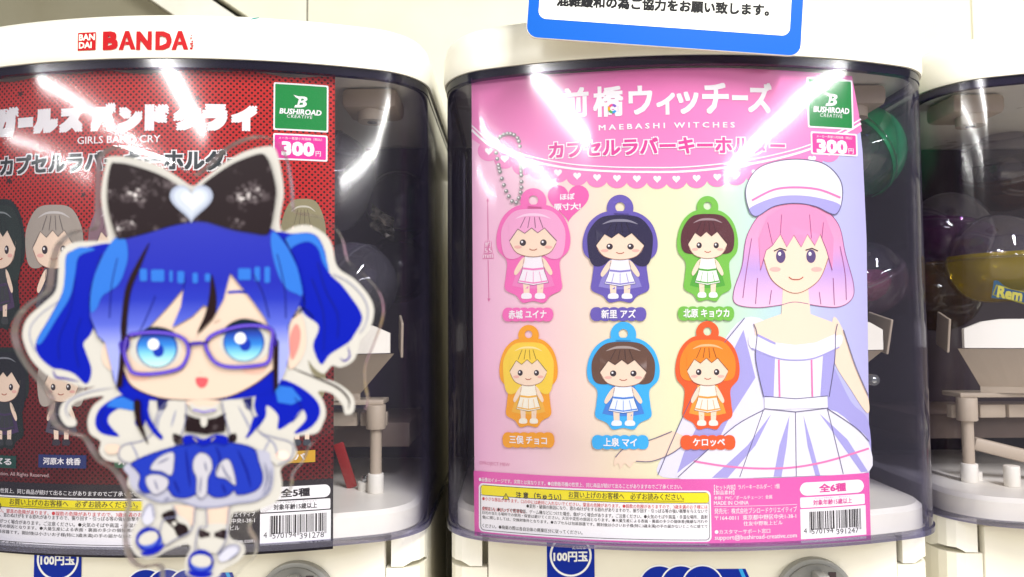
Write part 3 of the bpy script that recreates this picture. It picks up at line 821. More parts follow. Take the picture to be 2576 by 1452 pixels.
# six key-holder pictures and their name tags
KEYS = [((1247, 492, 1438, 766), '#f071b4', '#f0a8cc', '#f4eef0', '#ee86bd', .06, (1265, 774, 1393, 809), '赤城 ユイナ', (1281, 780, 1376, 802)),
        ((1463, 510, 1657, 765), '#6a5cb0', '#2f2a48', '#efeef6', '#8d84c8', .10, (1485, 773, 1626, 808), '新里 アズ', (1513, 779, 1599, 801)),
        ((1700, 507, 1858, 762), '#77be48', '#5c2f34', '#f2f6ea', '#57a93c', .0, (1704, 771, 1846, 807), '北原 キョウカ', (1718, 777, 1833, 799)),
        ((1255, 830, 1406, 1078), '#f5a62e', '#f6d24a', '#f8f2dc', '#f2b848', .12, (1265, 1087, 1396, 1126), '三俣 チョコ', (1283, 1096, 1377, 1117)),
        ((1474, 828, 1662, 1084), '#3eb2ee', '#6a4c3c', '#eef4fa', '#4a86d8', .02, (1489, 1094, 1632, 1130), '上泉 マイ', (1518, 1101, 1602, 1123)),
        ((1696, 822, 1862, 1084), '#ee5f2a', '#f08a24', '#f6ecdc', '#f4a03a', .0, (1711, 1094, 1849, 1131), 'ケロッペ', (1742, 1102, 1822, 1122))]
for bb, tc_, hc, dc, sc_, lh_, pill, nm, tb in KEYS:
    art = Art(S2)
    # soft printed edge below the tag
    doll(art, *bb, tc_, hc, dc, sc_, 9, long_hair=lh_)
    art.build('key_holder_picture', poster2)
    art = Art(S2)
    x0, y0, x1, y1 = pill
    art.panel(x0, y0 + 3, x1, y1 - 3, ink(tc_), 11, (y1 - y0 - 6) / 2)
    n = 6
    for k in range(n):
        xx = x0 + 16 + (x1 - x0 - 32) * k / (n - 1)
        u, v = S2.rect((x0 + x1) / 2, (y0 + y1) / 2)
        art.panel(xx - 15, y0, xx + 15, y1, ink(tc_), 12 + k % 2, 13)
    art.text(nm, *tb, INKW, 15, 0.026)
    art.build('name_tag', poster2)
# the large figure: a plain lady in a white dress and hat
art = Art(S2)
hairg = ramp_mat('pink_hair_print', 'Z', 0.128, 0.19, [(0, '#f0c4dc'), (.3, '#c4a2dc'), (.6, '#f0a0c4'), (1, '#f08fb8')])
WHT, LAV, LINE = ink('#ebe9f0'), ink('#a9a4dc'), ink('#625d7c')
art.poly(cat([(1872, 800), (1790, 905), (1735, 1010), (1690, 1110), (1655, 1194), (1780, 1203), (1900, 1200), (1960, 1000), (1955, 840)], 5), ink('#e6e4f4'), 2)
art.poly([(1870, 830), (1815, 940), (1770, 1040), (1720, 1140), (1700, 1200), (1760, 1203), (1830, 1060), (1900, 950)], LAV, 3)
art.poly(cat([(2080, 900), (2140, 1010), (2184, 1060), (2183, 1180), (2100, 1150), (2060, 1000)], 5), LAV, 2)
art.poly(cat([(2095, 800), (2120, 830), (2150, 920), (2182, 995), (2182, 1040), (2140, 980), (2095, 900)], 5), SKIN, 3)
art.poly(cat([(1690, 1085), (1640, 1105), (1575, 1125), (1548, 1150), (1545, 1172), (1556, 1166), (1560, 1180), (1572, 1166), (1585, 1176), (1600, 1160), (1640, 1160), (1690, 1140), (1730, 1110)], 4), SKIN, 4)
art.poly(cat([(2000, 508), (1925, 528), (1880, 590), (1866, 670), (1846, 730), (1850, 764), (1900, 774), (1960, 768), (2000, 760), (2060, 770), (2110, 772), (2142, 752), (2146, 715), (2126, 640), (2108, 565), (2062, 520)], 6), hairg, 4)
art.poly([(1970, 700), (2030, 700), (2038, 790), (2105, 815), (2098, 880), (1905, 880), (1895, 815), (1965, 790)], SKIN, 5)
art.poly(cat([(1922, 590), (1920, 650), (1938, 700), (1970, 728), (2000, 738), (2030, 728), (2062, 700), (2082, 650), (2080, 590), (2000, 555)], 5), SKIN, 6)
art.poly([(1912, 680), (1908, 600), (1930, 545), (1980, 515), (2030, 515), (2075, 545), (2096, 600), (2092, 680), (2078, 630), (2062, 590), (2048, 618), (2030, 590), (2014, 622), (1996, 592), (1978, 622), (1962, 590), (1942, 618), (1926, 630)], ink('#f094bc'), 7)
for s in (-1, 1):
    art.poly(ell(2001 + s * 38, 645, 12, 17, 20), ink('#5c4a78'), 7); art.poly(ell(2001 + s * 38 - 3, 639, 4, 5, 12), INKW, 8)
    art.stroke([(2001 + s * 55, 632), (2001 + s * 40, 625), (2001 + s * 24, 630)], 3, INKD, 8)
art.stroke(cat([(1983, 697), (1992, 703), (2010, 703), (2019, 697)], 4, False), 2.6, ink('#b0563f'), 8)
# hat
art.poly(cat([(1880, 520), (1876, 470), (1905, 425), (1960, 405), (2020, 402), (2075, 415), (2112, 455), (2116, 505), (2098, 540), (2050, 520), (1998, 512), (1945, 520), (1900, 545)], 6), WHT, 9)
art.poly(cat([(1884, 525), (1945, 498), (1998, 492), (2055, 498), (2110, 515), (2100, 540), (2050, 520), (1998, 512), (1945, 520), (1902, 546)], 5), LAV, 10)
art.stroke(cat([(1890, 505), (1945, 478), (2000, 472), (2060, 478), (2112, 498)], 6, False), 5, ink('#ee7fb4'), 11)
# dress
art.poly([(1905, 840), (1950, 862), (2000, 868), (2050, 862), (2100, 840), (2098, 905), (2084, 1000), (1920, 1000), (1900, 905)], WHT, 6)
art.poly([(1905, 840), (1950, 862), (1945, 1000), (1920, 1000), (1900, 905)], LAV, 7)
art.poly([(2098, 905), (2084, 1000), (2062, 1000), (2070, 880), (2100, 845)], LAV, 7)
art.poly(cat([(1890, 842), (1950, 868), (2000, 874), (2050, 868), (2112, 842), (2110, 872), (2050, 900), (2000, 906), (1950, 900), (1888, 875)], 4), WHT, 8)
art.stroke(cat([(1890, 876), (1950, 900), (2000, 906), (2050, 900), (2110, 873)], 4, False), 3, LAV, 9)
art.panel(1922, 998, 2080, 1028, WHT, 9); art.stroke([(1922, 1028), (2000, 1036), (2082, 1026)], 2, LINE, 10); art.stroke([(1922, 997), (2000, 1003), (2080, 996)], 2, LINE, 10)
for x in (1958, 2040): art.stroke([(x, 905), (x + 2, 998)], 4, ink('#ee7fb4'), 9)
art.poly(cat([(1922, 1030), (2080, 1028), (2150, 1075), (2183, 1110), (2185, 1186), (2060, 1196), (1950, 1200), (1840, 1203), (1700, 1202), (1770, 1140), (1850, 1070)], 4), WHT, 5)
for pts in ([(1940, 1040), (1880, 1120), (1790, 1202), (1830, 1202), (1900, 1120)], [(1985, 1045), (1960, 1120), (1945, 1199), (1965, 1199), (1978, 1120)], [(2020, 1045), (2030, 1120), (2050, 1196), (2062, 1196), (2042, 1120)], [(2060, 1040), (2110, 1110), (2165, 1188), (2182, 1186), (2130, 1105)]):
    art.poly(pts, LAV, 6)
art.stroke(cat([(1745, 1160), (1820, 1172), (1900, 1178), (1990, 1176), (2080, 1160), (2184, 1128)], 5, False), 5, ink('#ee7fb4'), 7)
for a_, b_ in (((1920, 1030), (1860, 1200)), ((2080, 1028), (2120, 1192)), ((2000, 1036), (2002, 1198))): art.stroke([a_, b_], 1.8, LINE, 7)
hairline = ink('#9a5a88')
art.ring(cat([(2000, 508), (1925, 528), (1880, 590), (1866, 670), (1846, 730), (1850, 764), (1900, 774), (1960, 768), (2000, 760), (2060, 770), (2110, 772), (2142, 752), (2146, 715), (2126, 640), (2108, 565), (2062, 520)], 6), 1.8, hairline, 5)
for pts in ([(1912, 680), (1926, 630), (1942, 618), (1962, 590), (1978, 622), (1996, 592), (2014, 622), (2030, 590), (2048, 618), (2062, 590), (2078, 630), (2092, 680)], [(1930, 560), (1942, 615)], [(1965, 540), (1962, 588)], [(2035, 540), (2040, 600)], [(2070, 560), (2066, 600)]):
    art.stroke(pts, 1.8, hairline, 8)
for pts in ([(1890, 600), (1876, 690), (1868, 750)], [(1905, 700), (1900, 765)], [(2112, 620), (2125, 690), (2128, 755)], [(2095, 700), (2098, 768)], [(1940, 730), (1935, 766)], [(2060, 735), (2064, 766)]):
    art.stroke(cat(pts, 5, False), 2, hairline, 5)
art.stroke(cat([(1920, 650), (1938, 700), (1970, 728), (2000, 738), (2030, 728), (2062, 700), (2082, 650)], 5, False), 1.8, ink('#a8705c'), 7)
art.ring(cat([(1880, 520), (1876, 470), (1905, 425), (1960, 405), (2020, 402), (2075, 415), (2112, 455), (2116, 505), (2098, 540), (2050, 520), (1998, 512), (1945, 520), (1900, 545)], 6), 2, LINE, 11)
for s in (-1, 1): art.poly(ell(2001 + s * 52, 678, 14, 6, 16), ink('#f2b8ac'), 7)
for pts in ([(1872, 800), (1790, 905), (1735, 1010), (1690, 1110), (1655, 1194)], [(2120, 830), (2150, 920), (2182, 995)], [(1895, 815), (1903, 842), (1900, 905), (1920, 998)], [(2105, 815), (2100, 842), (2098, 905), (2084, 998)], [(1922, 1030), (1850, 1070), (1770, 1140), (1705, 1200)], [(2080, 1028), (2150, 1075), (2184, 1110)], [(1690, 1085), (1640, 1105), (1575, 1125), (1548, 1150)], [(1600, 1160), (1640, 1160), (1690, 1140), (1730, 1110)]):
    art.stroke(cat(pts, 5, False), 2, LINE, 9)
art.build('figure_picture', poster2)
# bottom band with its small print
art = Art(S2)
art.poly([(1193, 1184), (1280, 1190), (1380, 1196), (1480, 1200), (1600, 1204), (1717, 1205), (1850, 1204), (1950, 1202), (2060, 1197), (2184, 1189)] + bot2, pink_band, 8)
art.build('bottom_band', poster2)
caution(poster2, S2, 1206, 1230, 1788, 1357, (1235.5, 1260), (1265, 1239, 1720, 1256), [1270, 1282.5, 1295, 1307, 1319, 1331.5], 1215, 1779, 10.4, 9)
art = Art(S2)
art.text(NOTE, 1206, 1213.5, 1715, 1225, INKW, 10, 0.012)
for t_, *bx in (('【セット内容】ラバーキーホルダー：1個', 1795, 1218, 1959, 1231), ('【製品素材】', 1795, 1233, 1846, 1244), ('本体：PVC／ボールチェーン：金属', 1795, 1246, 1941, 1256), ('MADE IN CHINA', 1795, 1259.5, 1882, 1269.5),
                ('発売元：株式会社ブシロードクリエイティブ', 1796, 1276, 2003, 1291), ('〒164-0011  東京都中野区中央1-38-1', 1797, 1294, 2001, 1307), ('住友中野坂上ビル', 1869, 1309.5, 1967, 1321), ('●カスタマーサポート窓口', 1797, 1330.5, 1936, 1342), ('support@bushiroad-creative.com', 1797, 1343, 2003, 1359)):
    art.text(t_, *bx, INKW, 10, 0.01)
art.panel(1795, 1271.5, 2003, 1272.5, INKW, 10)
art.text('©PROJECT MBW', 1206, 1162, 1283, 1174, ink('#d88aa8'), 2)
art.build('small_print', poster2)
art = Art(S2)
art.panel(2010, 1210, 2171, 1243, INKW, 10, 16); art.text('全6種', 2058, 1215, 2126, 1237, HOT, 11, 0.035)
art.panel(2011, 1247, 2173, 1273, INKW, 10, 3); art.text('対象年齢15歳以上', 2043, 1254, 2141, 1268.5, HOT, 11, 0.02); art.text('たいしょうねんれい　　さいいじょう', 2047, 1248.5, 2137, 1252.5, HOT, 11)
barcode(art, 2012, 1276, 2176, 1351, 6, '4570194391247', ink('#222022'), INKW, 2034, 2163, 1283, 1329, 10)
art.build('barcode_panel', poster2)

# ------------------------------------------------------------------ red poster
S1 = Curved(M1X, FRONT + 0.0052, RAD - 0.0052)
poster1 = empty('poster', (M1X, FRONT + 0.006, BASE), 'red dotted poster with heavy white title and black bottom band, inside the clear cover', 'poster', 'display posters inside the machines')
red_bg = paper_mat_finish(ramp_mat('red_halftone_print', 'Z', 0.03, 0.262, [(0, '#560c10'), (.35, '#7a1214'), (.7, '#bb1f1a'), (1, '#c62a22')], dots=(0.00225, 0.085, '#4a1412')))
BLK = ink('#232026'); WH1 = ink('#f2efec')
u_r, z_t = S1.rect(843, 197)
_, z_b = S1.rect(848, 1380)
u_l = u_r - 0.222
def quad1(art, z0, z1, mat, lay, n=1, wav=0.0):
    top = [(u_l + (u_r - u_l) * i / 24, z1 + wav * math.sin(i * 1.1) * math.sin(i * .37)) for i in range(25)]
    art._fill([[(u_l, z0), (u_r, z0)] + top[::-1]], mat, lay)
art = Art(S1); quad1(art, z_b, z_t, red_bg, 0, wav=0.0016); art.build('paper', poster1)
_, z_band = S1.rect(845, 1203)
art = Art(S1); quad1(art, z_b, z_band, BLK, 1); art.build('bottom_band', poster1)
art = Art(S1)
for ch, *bx in (('ガ', -28, 272, 48, 346), ('ー', 46, 296, 84, 321), ('ル', 84, 274, 147, 336), ('ズ', 149, 262, 214, 334), ('バ', 228, 259, 292, 331), ('ン', 297, 269, 359, 331), ('ド', 364, 262, 426, 329), ('ク', 435, 263, 506, 329), ('ラ', 510, 262, 573, 330), ('イ', 581, 265, 648, 330)):
    art.text(ch, *bx, WH1, 2, 0.11)
art.text('GIRLS BAND CRY', 195, 341, 404, 360, WH1, 2, 0.012)
art.text(sub, 2, 378, 618, 430, WH1, 2, 0.10, grow=0.06); art.text(sub, 2, 378, 618, 430, ink('#2b3436'), 4, 0.040)
for x, y, s_ in ((52, 237, 9), (497, 247, 9), (23, 455, 10), (210, 490, 8), (640, 700, 8)):
    art.poly([(x + (s_ if k % 2 == 0 else s_ * .45) * math.sin(k * math.pi / 5 + .4), y - (s_ if k % 2 == 0 else s_ * .45) * math.cos(k * math.pi / 5 + .4)) for k in range(10)], ink('#3c1a1a'), 2)
art.build('title_lettering', poster1)
maker_badge(poster1, S1, 688, 211, 826, 330, (740, 239, 775, 271), (703, 275, 809, 289), (722, 290, 786, 298), 2)
price_badge(poster1, S1, 687, 338, 824, 404, (708, 357, 791, 393), (794, 381, 807, 394), 2)
for bb, tc_, hc, dc, sc_, lh_ in (((-62, 470, 66, 835), '#1e2a28', '#26342f', '#3c4040', '#4c3a5a', .12), ((52, 470, 224, 835), '#2a2224', '#a89e90', '#3a363e', '#55505c', .04), ((212, 470, 360, 835), '#2a2224', '#8a6a74', '#4a3a4a', '#5c4a5c', .1), ((560, 470, 700, 835), '#2a2224', '#6c5a40', '#40444c', '#565a66', .04), ((696, 455, 830, 820), '#2a2224', '#8d8664', '#40444c', '#565a66', .02),
                                ((-50, 850, 76, 1135), '#1e2a28', '#20242a', '#3a3e40', '#48365a', .14), ((84, 850, 226, 1135), '#2a2224', '#b0a698', '#3a363e', '#55505c', .08), ((560, 850, 690, 1135), '#2a2224', '#7a5a40', '#40444c', '#565a66', .04), ((690, 850, 830, 1135), '#2a2224', '#8d8664', '#40444c', '#565a66', .02)):
    art = Art(S1); doll(art, *bb, tc_, hc, dc, sc_, 3, ring=False, long_hair=lh_, tag=tc_ != '#2a2224'); art.build('key_holder_picture', poster1)
for (x0, y0, x1, y1), c, t_, bx in (((-70, 1144, 44, 1175), '#1c4a40', 'すばる', (-34, 1151, 33, 1168)), ((100, 1144, 220, 1177), '#2a3568', '河原木 桃香', (112, 1151, 206, 1169)), ((290, 1144, 400, 1177), '#3a6a4a', '井芹 仁菜', (300, 1151, 390, 1169)), ((690, 1134, 793, 1164), '#c89a2a', 'ルパ', (712, 1141, 768, 1157))):
    art = Art(S1); art.panel(x0, y0, x1, y1, ink(c), 12); art.text(t_, *bx, WH1, 13, 0.02); art.build('name_tag', poster1)
caution(poster1, S1, -225, 1250, 418, 1371, (1256, 1279), (-160, 1259, 348, 1276), [1289.5, 1302.5, 1316, 1329, 1343, 1356], -216, 409, 11.2, 2)
art = Art(S1)
art.text(NOTE, -225, 1231, 368, 1243.5, WH1, 2, 0.012)
art.text('nation. All Rights Reserved.', -8, 1189, 125, 1201, ink('#d8b8b4'), 2)
for t_, *bx in (('発売元：株式会社ブシロードクリエイティブ', 430, 1290, 642, 1303), ('〒164-0011  東京都中野区中央1-38-1', 432, 1306, 641, 1319), ('住友中野坂上ビル', 500, 1323, 602, 1336), ('●カスタマーサポート窓口', 431, 1346, 574, 1358), ('support@bushiroad-creative.com', 431, 1357, 641, 1373)):
    art.text(t_, *bx, WH1, 2, 0.01)
art.build('small_print', poster1)
art = Art(S1)
art.panel(656, 1223, 831, 1255, INKW, 2, 15); art.text('全5種', 706, 1228, 780, 1250, BLK, 3, 0.035)
art.panel(655, 1259, 831, 1285, INKW, 2, 3); art.text('対象年齢15歳以上', 688, 1266, 798, 1281, BLK, 3, 0.02); art.text('たいしょうねんれい　　さいいじょう', 692, 1260, 796, 1264, BLK, 3)
barcode(art, 654, 1288, 832, 1364, 5, '4570194391278', ink('#222022'), INKW, 679, 821, 1294, 1340, 2)
art.build('barcode_panel', poster1)

# ------------------------------------------------------------------ blue notice in front of a lid
NY = FRONT - 0.0100
sn = Flat(NY)
TILT = -math.atan2(52, 660)
notice = empty('notice_card', (M2X, NY, EYE + 0.15), 'tilted white notice card with a blue border in front of the white lid', 'sign')
blu = ink('#0a5cc0', 0.4)
k = NY / FOC
cxn, czn = sn.rect(1668, 118)
def card_loop(x0, x1, z0, z1, r):
    ca, sa = math.cos(TILT), math.sin(TILT)
    return [(cxn + x * ca - z * sa, czn + x * sa + z * ca) for x, z in rrect(x0, z0, x1, z1, r, 6)]
hw = 352 * k
lo = card_loop(-hw, hw, 0, 0.105, 0.006)
n = len(lo)
v = [(x, NY, z) for x, z in lo] + [(x, NY + 0.0016, z) for x, z in lo]
f = [tuple(range(n)), tuple(range(n, 2 * n))[::-1]] + [(i, i + n, (i + 1) % n + n, (i + 1) % n) for i in range(n)]
bm = bmesh.new(); vv = [bm.verts.new(p) for p in v]
for q_ in f: bm.faces.new([vv[j] for j in q_])
bmesh.ops.recalc_face_normals(bm, faces=bm.faces[:]); from_bm('board', bm, ink('#ece6d8', .5), notice)
art = Art(sn); art._fill([card_loop(-hw + .0002, hw - .0002, 0.0002, 0.1048, 0.006)], blu, 1); art.build('blue_border', notice)
art = Art(sn); art._fill([card_loop(-hw + 28 * k, hw - 31 * k, 51 * k, 0.098, 0.0042)], ink('#f4f4f0', .4), 2); art.build('white_field', notice)
art = Art(sn); art.text('混雑緩和の為ご協力をお願い致します。', 1400, -2, 1935, 29, ink('#16161a', .4), 3, 0.042, rot=-math.atan2(22, 393))
art.build('notice_lettering', notice)
box('tape_pad', (M2X + 0.01, NY + 0.0047, EYE + 0.158), (0.05, 0.0058, 0.012), ink('#e4dac4', .6), notice, 0.0003)

# ------------------------------------------------------------------ capsules
def capsule(px, py, dep, r, tilt, cup_c, label, cup_a=0.55, filling=None, group='toy capsules in the machines', dome_tint='#eceaf0', dome_haze=0.07):
    d = sight(px, py); t_ = dep / d.y
    c = Vector((d.x * t_, dep, d.z * t_ + EYE))
    o = empty('toy_capsule', c, label, 'capsule', group)
    rot = (-Vector(tilt)).to_track_quat('Z', 'X').to_matrix()   # tilt: where the coloured cup points
    def lathe(name, prof, mat, n=40):
        rg = []
        for rr, zz in prof:
            rg.append([tuple(c + rot @ Vector((rr * math.cos(2 * math.pi * i / n), rr * math.sin(2 * math.pi * i / n), zz))) for i in range(n)])
        v, f = loft(rg); return mesh(name, v, f, mat, o, True)
    lathe('dome', [(r * math.cos(R(a)), r * math.sin(R(a))) for a in range(2, 90, 4)] + [(0.0003, r)], clear('capsule_dome_' + label[:12], tint=dome_tint, edge='#8a86a0', f0=0.10, edge_pow=3, haze=dome_haze, haze_col='#b8aed0'))  # haze colour stands in for reflections missing on the dome
    k = clear('capsule_cup_' + label[:12], tint=cup_c, edge=cup_c, f0=0.05, haze=cup_a, haze_col=cup_c)
    lathe('cup', [(r * 1.02, r * .10), (r * 1.03, r * .02), (r * 1.02, -r * .06)] + [(r * 1.02 * math.cos(R(a)) ** .8, -r * math.sin(R(a))) for a in range(6, 72, 6)] + [(r * .30, -r * .96), (0.0003, -r * .96)], k)
    rg = [(r * 1.035, -r * .03), (r * 1.045, 0), (r * 1.035, r * .03)]
    lathe('rim', rg, clear('capsule_rim_' + label[:12], tint='#d8d6dc', edge='#9a98a8', f0=0.1, haze=0.25, haze_col=cup_c))
    if filling:
        rnd = random.Random(label)
        bm = bmesh.new(); bmesh.ops.create_icosphere(bm, subdivisions=3, radius=r * .62)
        ph = [Vector((rnd.uniform(-1, 1), rnd.uniform(-1, 1), rnd.uniform(-1, 1))).normalized() for _ in range(14)]
        for v_ in bm.verts:
            dd = v_.co.normalized(); s_ = 1.0
            for q_ in ph: s_ -= 0.16 * max(0, dd.dot(q_) - .55) * 2
            s_ += rnd.uniform(-.05, .05)
            v_.co = c + rot @ (Vector((v_.co.x * s_, v_.co.y * s_, v_.co.z * s_ * .8 - r * .15)))
        from_bm('filling', bm, ink(filling, .25), o)
    return o
capsule(2146, 386, 0.505, 0.0315, (.72, .22, .50), '#34e090', 'clear capsule with a bright green half beside the pink poster', 0.75, '#8a8f84')
capsule(2178, 700, 0.500, 0.0245, (.45, .1, -.9), '#c8a8bc', 'small clear capsule with a pink toy, above the white hopper strip', 0.15, '#b03a78')
capsule(812, 456, 0.475, 0.0325, (.8, .2, -.3), '#b6b2c0', 'large clear capsule half hidden by the red poster, upper one', 0.16, '#4a4048', dome_haze=0.16)
capsule(886, 716, 0.485, 0.0275, (.7, -.2, -.4), '#a8a4b8', 'clear capsule under another one beside the red poster', 0.16, '#57505c', dome_haze=0.16)
capsule(1004, 520, 0.575, 0.0260, (.2, -.6, .6), '#4a2a68', 'dark purple capsule behind the clear ones by the red poster', 0.5, None, dome_tint='#6a5088')
capsule(1000, 680, 0.585, 0.0255, (.3, -.6, .5), '#3c2452', 'dark purple capsule low behind the clear ones by the red poster', 0.5, None, dome_tint='#5a4478')
capsule(2512, 652, 0.520, 0.0310, (.03, 0, -1), '#c9b21e', 'clear capsule with a yellow lower half and a printed slip inside', 0.45, None)
capsule(2385, 585, 0.560, 0.0300, (-.2, -.1, -.9), '#8a4a8a', 'clear capsule with purple rim behind the yellow one', 0.25, '#6b6058')
capsule(2530, 430, 0.590, 0.0310, (.3, .3, -.8), '#7a4a2a', 'brown tinted capsule high in the machine without a poster', 0.3, '#5a4a40')
capsule(2360, 730, 0.560, 0.0290, (-.2, -.5, -.7), '#8a6a2a', 'amber capsule low beside the yellow one', 0.25, '#6a5030')
# the printed slip inside the yellow capsule
d = sight(2525, 735); t_ = 0.497 / d.y
slip = empty('printed_slip', (d.x * t_, 0.497, d.z * t_ + EYE), 'small yellow and blue printed slip lying inside the yellow capsule', 'slip')
art = Art(Flat(0.497))
def qs(pts, m, l): art.poly(pts, m, l)
qs([(2500, 706), (2590, 702), (2586, 758), (2494, 750)], ink('#2c5068'), 0)
qs([(2496, 742), (2506, 716), (2600, 738), (2592, 770)], ink('#8a8428'), 1)
qs([(2500, 741), (2508, 720), (2596, 741), (2588, 765)], ink('#274a6c'), 2)
art.text('Rem', 2508, 724, 2572, 754, ink('#b8b04a'), 3, 0.04, rot=-0.18)
art.build('slip_print', slip)
# crumpled foil bag between the clear capsules
d = sight(962, 560); t_ = 0.49 / d.y; c = Vector((d.x * t_, 0.49, d.z * t_ + EYE)); rnd = random.Random(4)
v, f = [], []
for i in range(7):
    for j in range(9):
        v.append((c.x + (i - 3) * .0024 + rnd.uniform(-.0007, .0007), c.y + rnd.uniform(-.004, .004), c.z + (j - 4) * .0020 - (i - 3) * .0016 + rnd.uniform(-.0007, .0007)))
for i in range(6):
    for j in range(8):
        a_ = i * 9 + j; f += [(a_, a_ + 9, a_ + 10), (a_, a_ + 10, a_ + 1)]
fb = mesh('foil_bag', v, f, ink('#5f5a56', .25, .5, 0.7), None)
fb['label'] = 'crumpled silvery foil bag between the clear capsules'; fb['category'] = 'bag'
# clear fixing with a screw at the edge of the pink poster
d = sight(2196, 956); t_ = 0.432 / d.y
cyl('cover_screw', (d.x * t_, 0.432, d.z * t_ + EYE), 0.0018, 0.004, MAT_CHROME, m2, 'Y', 18, bev=0.0003)
cyl('screw_boss', (d.x * t_, 0.4345, d.z * t_ + EYE), 0.0032, 0.008, clear('boss_clear', tint='#c8c8cc', edge='#6a6a78', f0=.08, haze=.1), m2, 'Y', 24)

# ------------------------------------------------------------------ acrylic figure
AY = 0.200
SA = Flat(AY)
fig = empty('acrylic_figure', (SA.rect(480, 1452)[0], AY, SA.rect(480, 1560)[1]), 'clear acrylic standee of a blue-haired chibi with glasses, black bow and blue dress', 'acrylic figure')
outer = [(240, 420), (250, 385), (285, 368), (340, 372), (405, 392), (455, 422), (485, 438), (515, 418), (560, 375), (602, 351), (652, 340), (695, 356), (718, 400), (730, 470), (736, 530), (775, 538), (825, 555), (858, 600), (872, 655), (909, 686), (950, 733), (962, 775), (956, 815), (936, 870), (918, 915), (915, 960), (922, 1010), (905, 1050), (859, 1073), (802, 1103), (774, 1126), (758, 1163), (733, 1193), (726, 1235), (690, 1273), (640, 1302), (622, 1330), (640, 1368), (634, 1405), (600, 1440), (575, 1470), (560, 1500), (560, 1545), (402, 1545), (402, 1434), (351, 1431), (326, 1415), (312, 1385), (308, 1344), (311, 1300), (318, 1262), (303, 1218), (279, 1183), (247, 1163), (227, 1138), (205, 1103), (165, 1090), (133, 1070), (120, 1043), (122, 1005), (98, 968), (60, 920), (36, 877), (27, 837), (38, 796), (66, 764), (112, 730), (122, 673), (138, 617), (178, 582), (232, 572), (238, 520)]
lo = [SA.rect(*p) for p in cat(outer, 4)]
n = len(lo); TH = 0.0030
front = [(x, AY, z) for x, z in lo]; back = [(x, AY + TH, z) for x, z in lo]
tri = tessellate_polygon([[Vector((x, z, 0)) for x, z in lo]])
ACR = clear('acrylic_sheet', tint='#fafafa', edge='#d8d8dc', f0=0.035, rough=0.01)
ACRE = clear('acrylic_edge', tint='#b4aeb0', edge='#8a8488', f0=0.12, rough=0.15, haze=0.30, haze_col='#d6d0cc', edge_pow=1.0)
fv = front + back
ff = [tuple(t3) for t3 in tri] + [tuple(i + n for i in t3[::-1]) for t3 in tri] + [(i, i + n, (i + 1) % n + n, (i + 1) % n) for i in range(n)]
mesh('clear_plate', fv, ff, [ACR, ACRE], fig, False, [0] * (2 * len(tri)) + [1] * n)

FW = ink('#b7b4af', 0.35); FB = ink('#05169a', 0.3); FL = ink('#2a66be', 0.3); FN = ink('#1d0c10', 0.35); FS = ink('#c8b2a3', 0.35); FG = ink('#84869e', 0.35)
FP = ink('#c47c76', 0.35); FGL = ink('#33208e', 0.3); FM = ink('#1a2f9e', 0.3)
zA, zB = SA.rect(480, 870)[1], SA.rect(480, 715)[1]
oz = org(fig).z
fringe_m = ramp_mat('fringe_print', 'Z', zA - oz, zB - oz, [(0, '#8c94d4'), (.35, '#4a58bc'), (.75, '#1426a2'), (1, '#05169a')])
# white under-print
art = Art(SA)
white = [(267, 411), (277, 394), (334, 398), (401, 418), (451, 448), (485, 468), (511, 451), (568, 408), (618, 381), (669, 369), (692, 374), (705, 418), (714, 486), (704, 552), (712, 583), (745, 569), (780, 568), (818, 590), (836, 619), (849, 672), (892, 703), (925, 740), (940, 772), (938, 806), (925, 838), (908, 856), (892, 904), (859, 924), (835, 920), (815, 940), (790, 925), (775, 905), (790, 945), (840, 960), (878, 985), (892, 1010), (888, 1038), (868, 1042), (862, 1020), (835, 990), (800, 985), (814, 1010), (820, 1040), (812, 1066), (796, 1090), (748, 1097), (740, 1112), (747, 1140), (733, 1160), (706, 1180), (710, 1220), (699, 1258), (669, 1275), (635, 1288), (590, 1290), (582, 1310), (576, 1344), (590, 1360), (612, 1368), (616, 1391), (596, 1414), (563, 1432), (548, 1452), (510, 1462), (478, 1452), (465, 1434), (468, 1404), (480, 1378), (466, 1368), (421, 1385), (385, 1405), (351, 1402), (331, 1375), (334, 1334), (353, 1300), (358, 1262), (340, 1244), (321, 1220), (323, 1198), (320, 1171), (300, 1164), (267, 1157), (250, 1136), (253, 1110), (227, 1091), (221, 1057), (234, 1022), (262, 998), (230, 1000), (190, 1012), (178, 1030), (176, 1044), (191, 1056), (190, 1071), (167, 1071), (150, 1042), (160, 1012), (200, 988), (240, 972), (210, 975), (160, 958), (128, 950), (84, 911), (63, 870), (57, 837), (70, 800), (107, 766), (140, 733), (147, 686), (150, 643), (167, 619), (201, 608), (264, 606), (272, 596), (257, 520), (256, 470)]
art.poly(cat(white, 4), FW, 1)
art.build('white_underprint', fig)
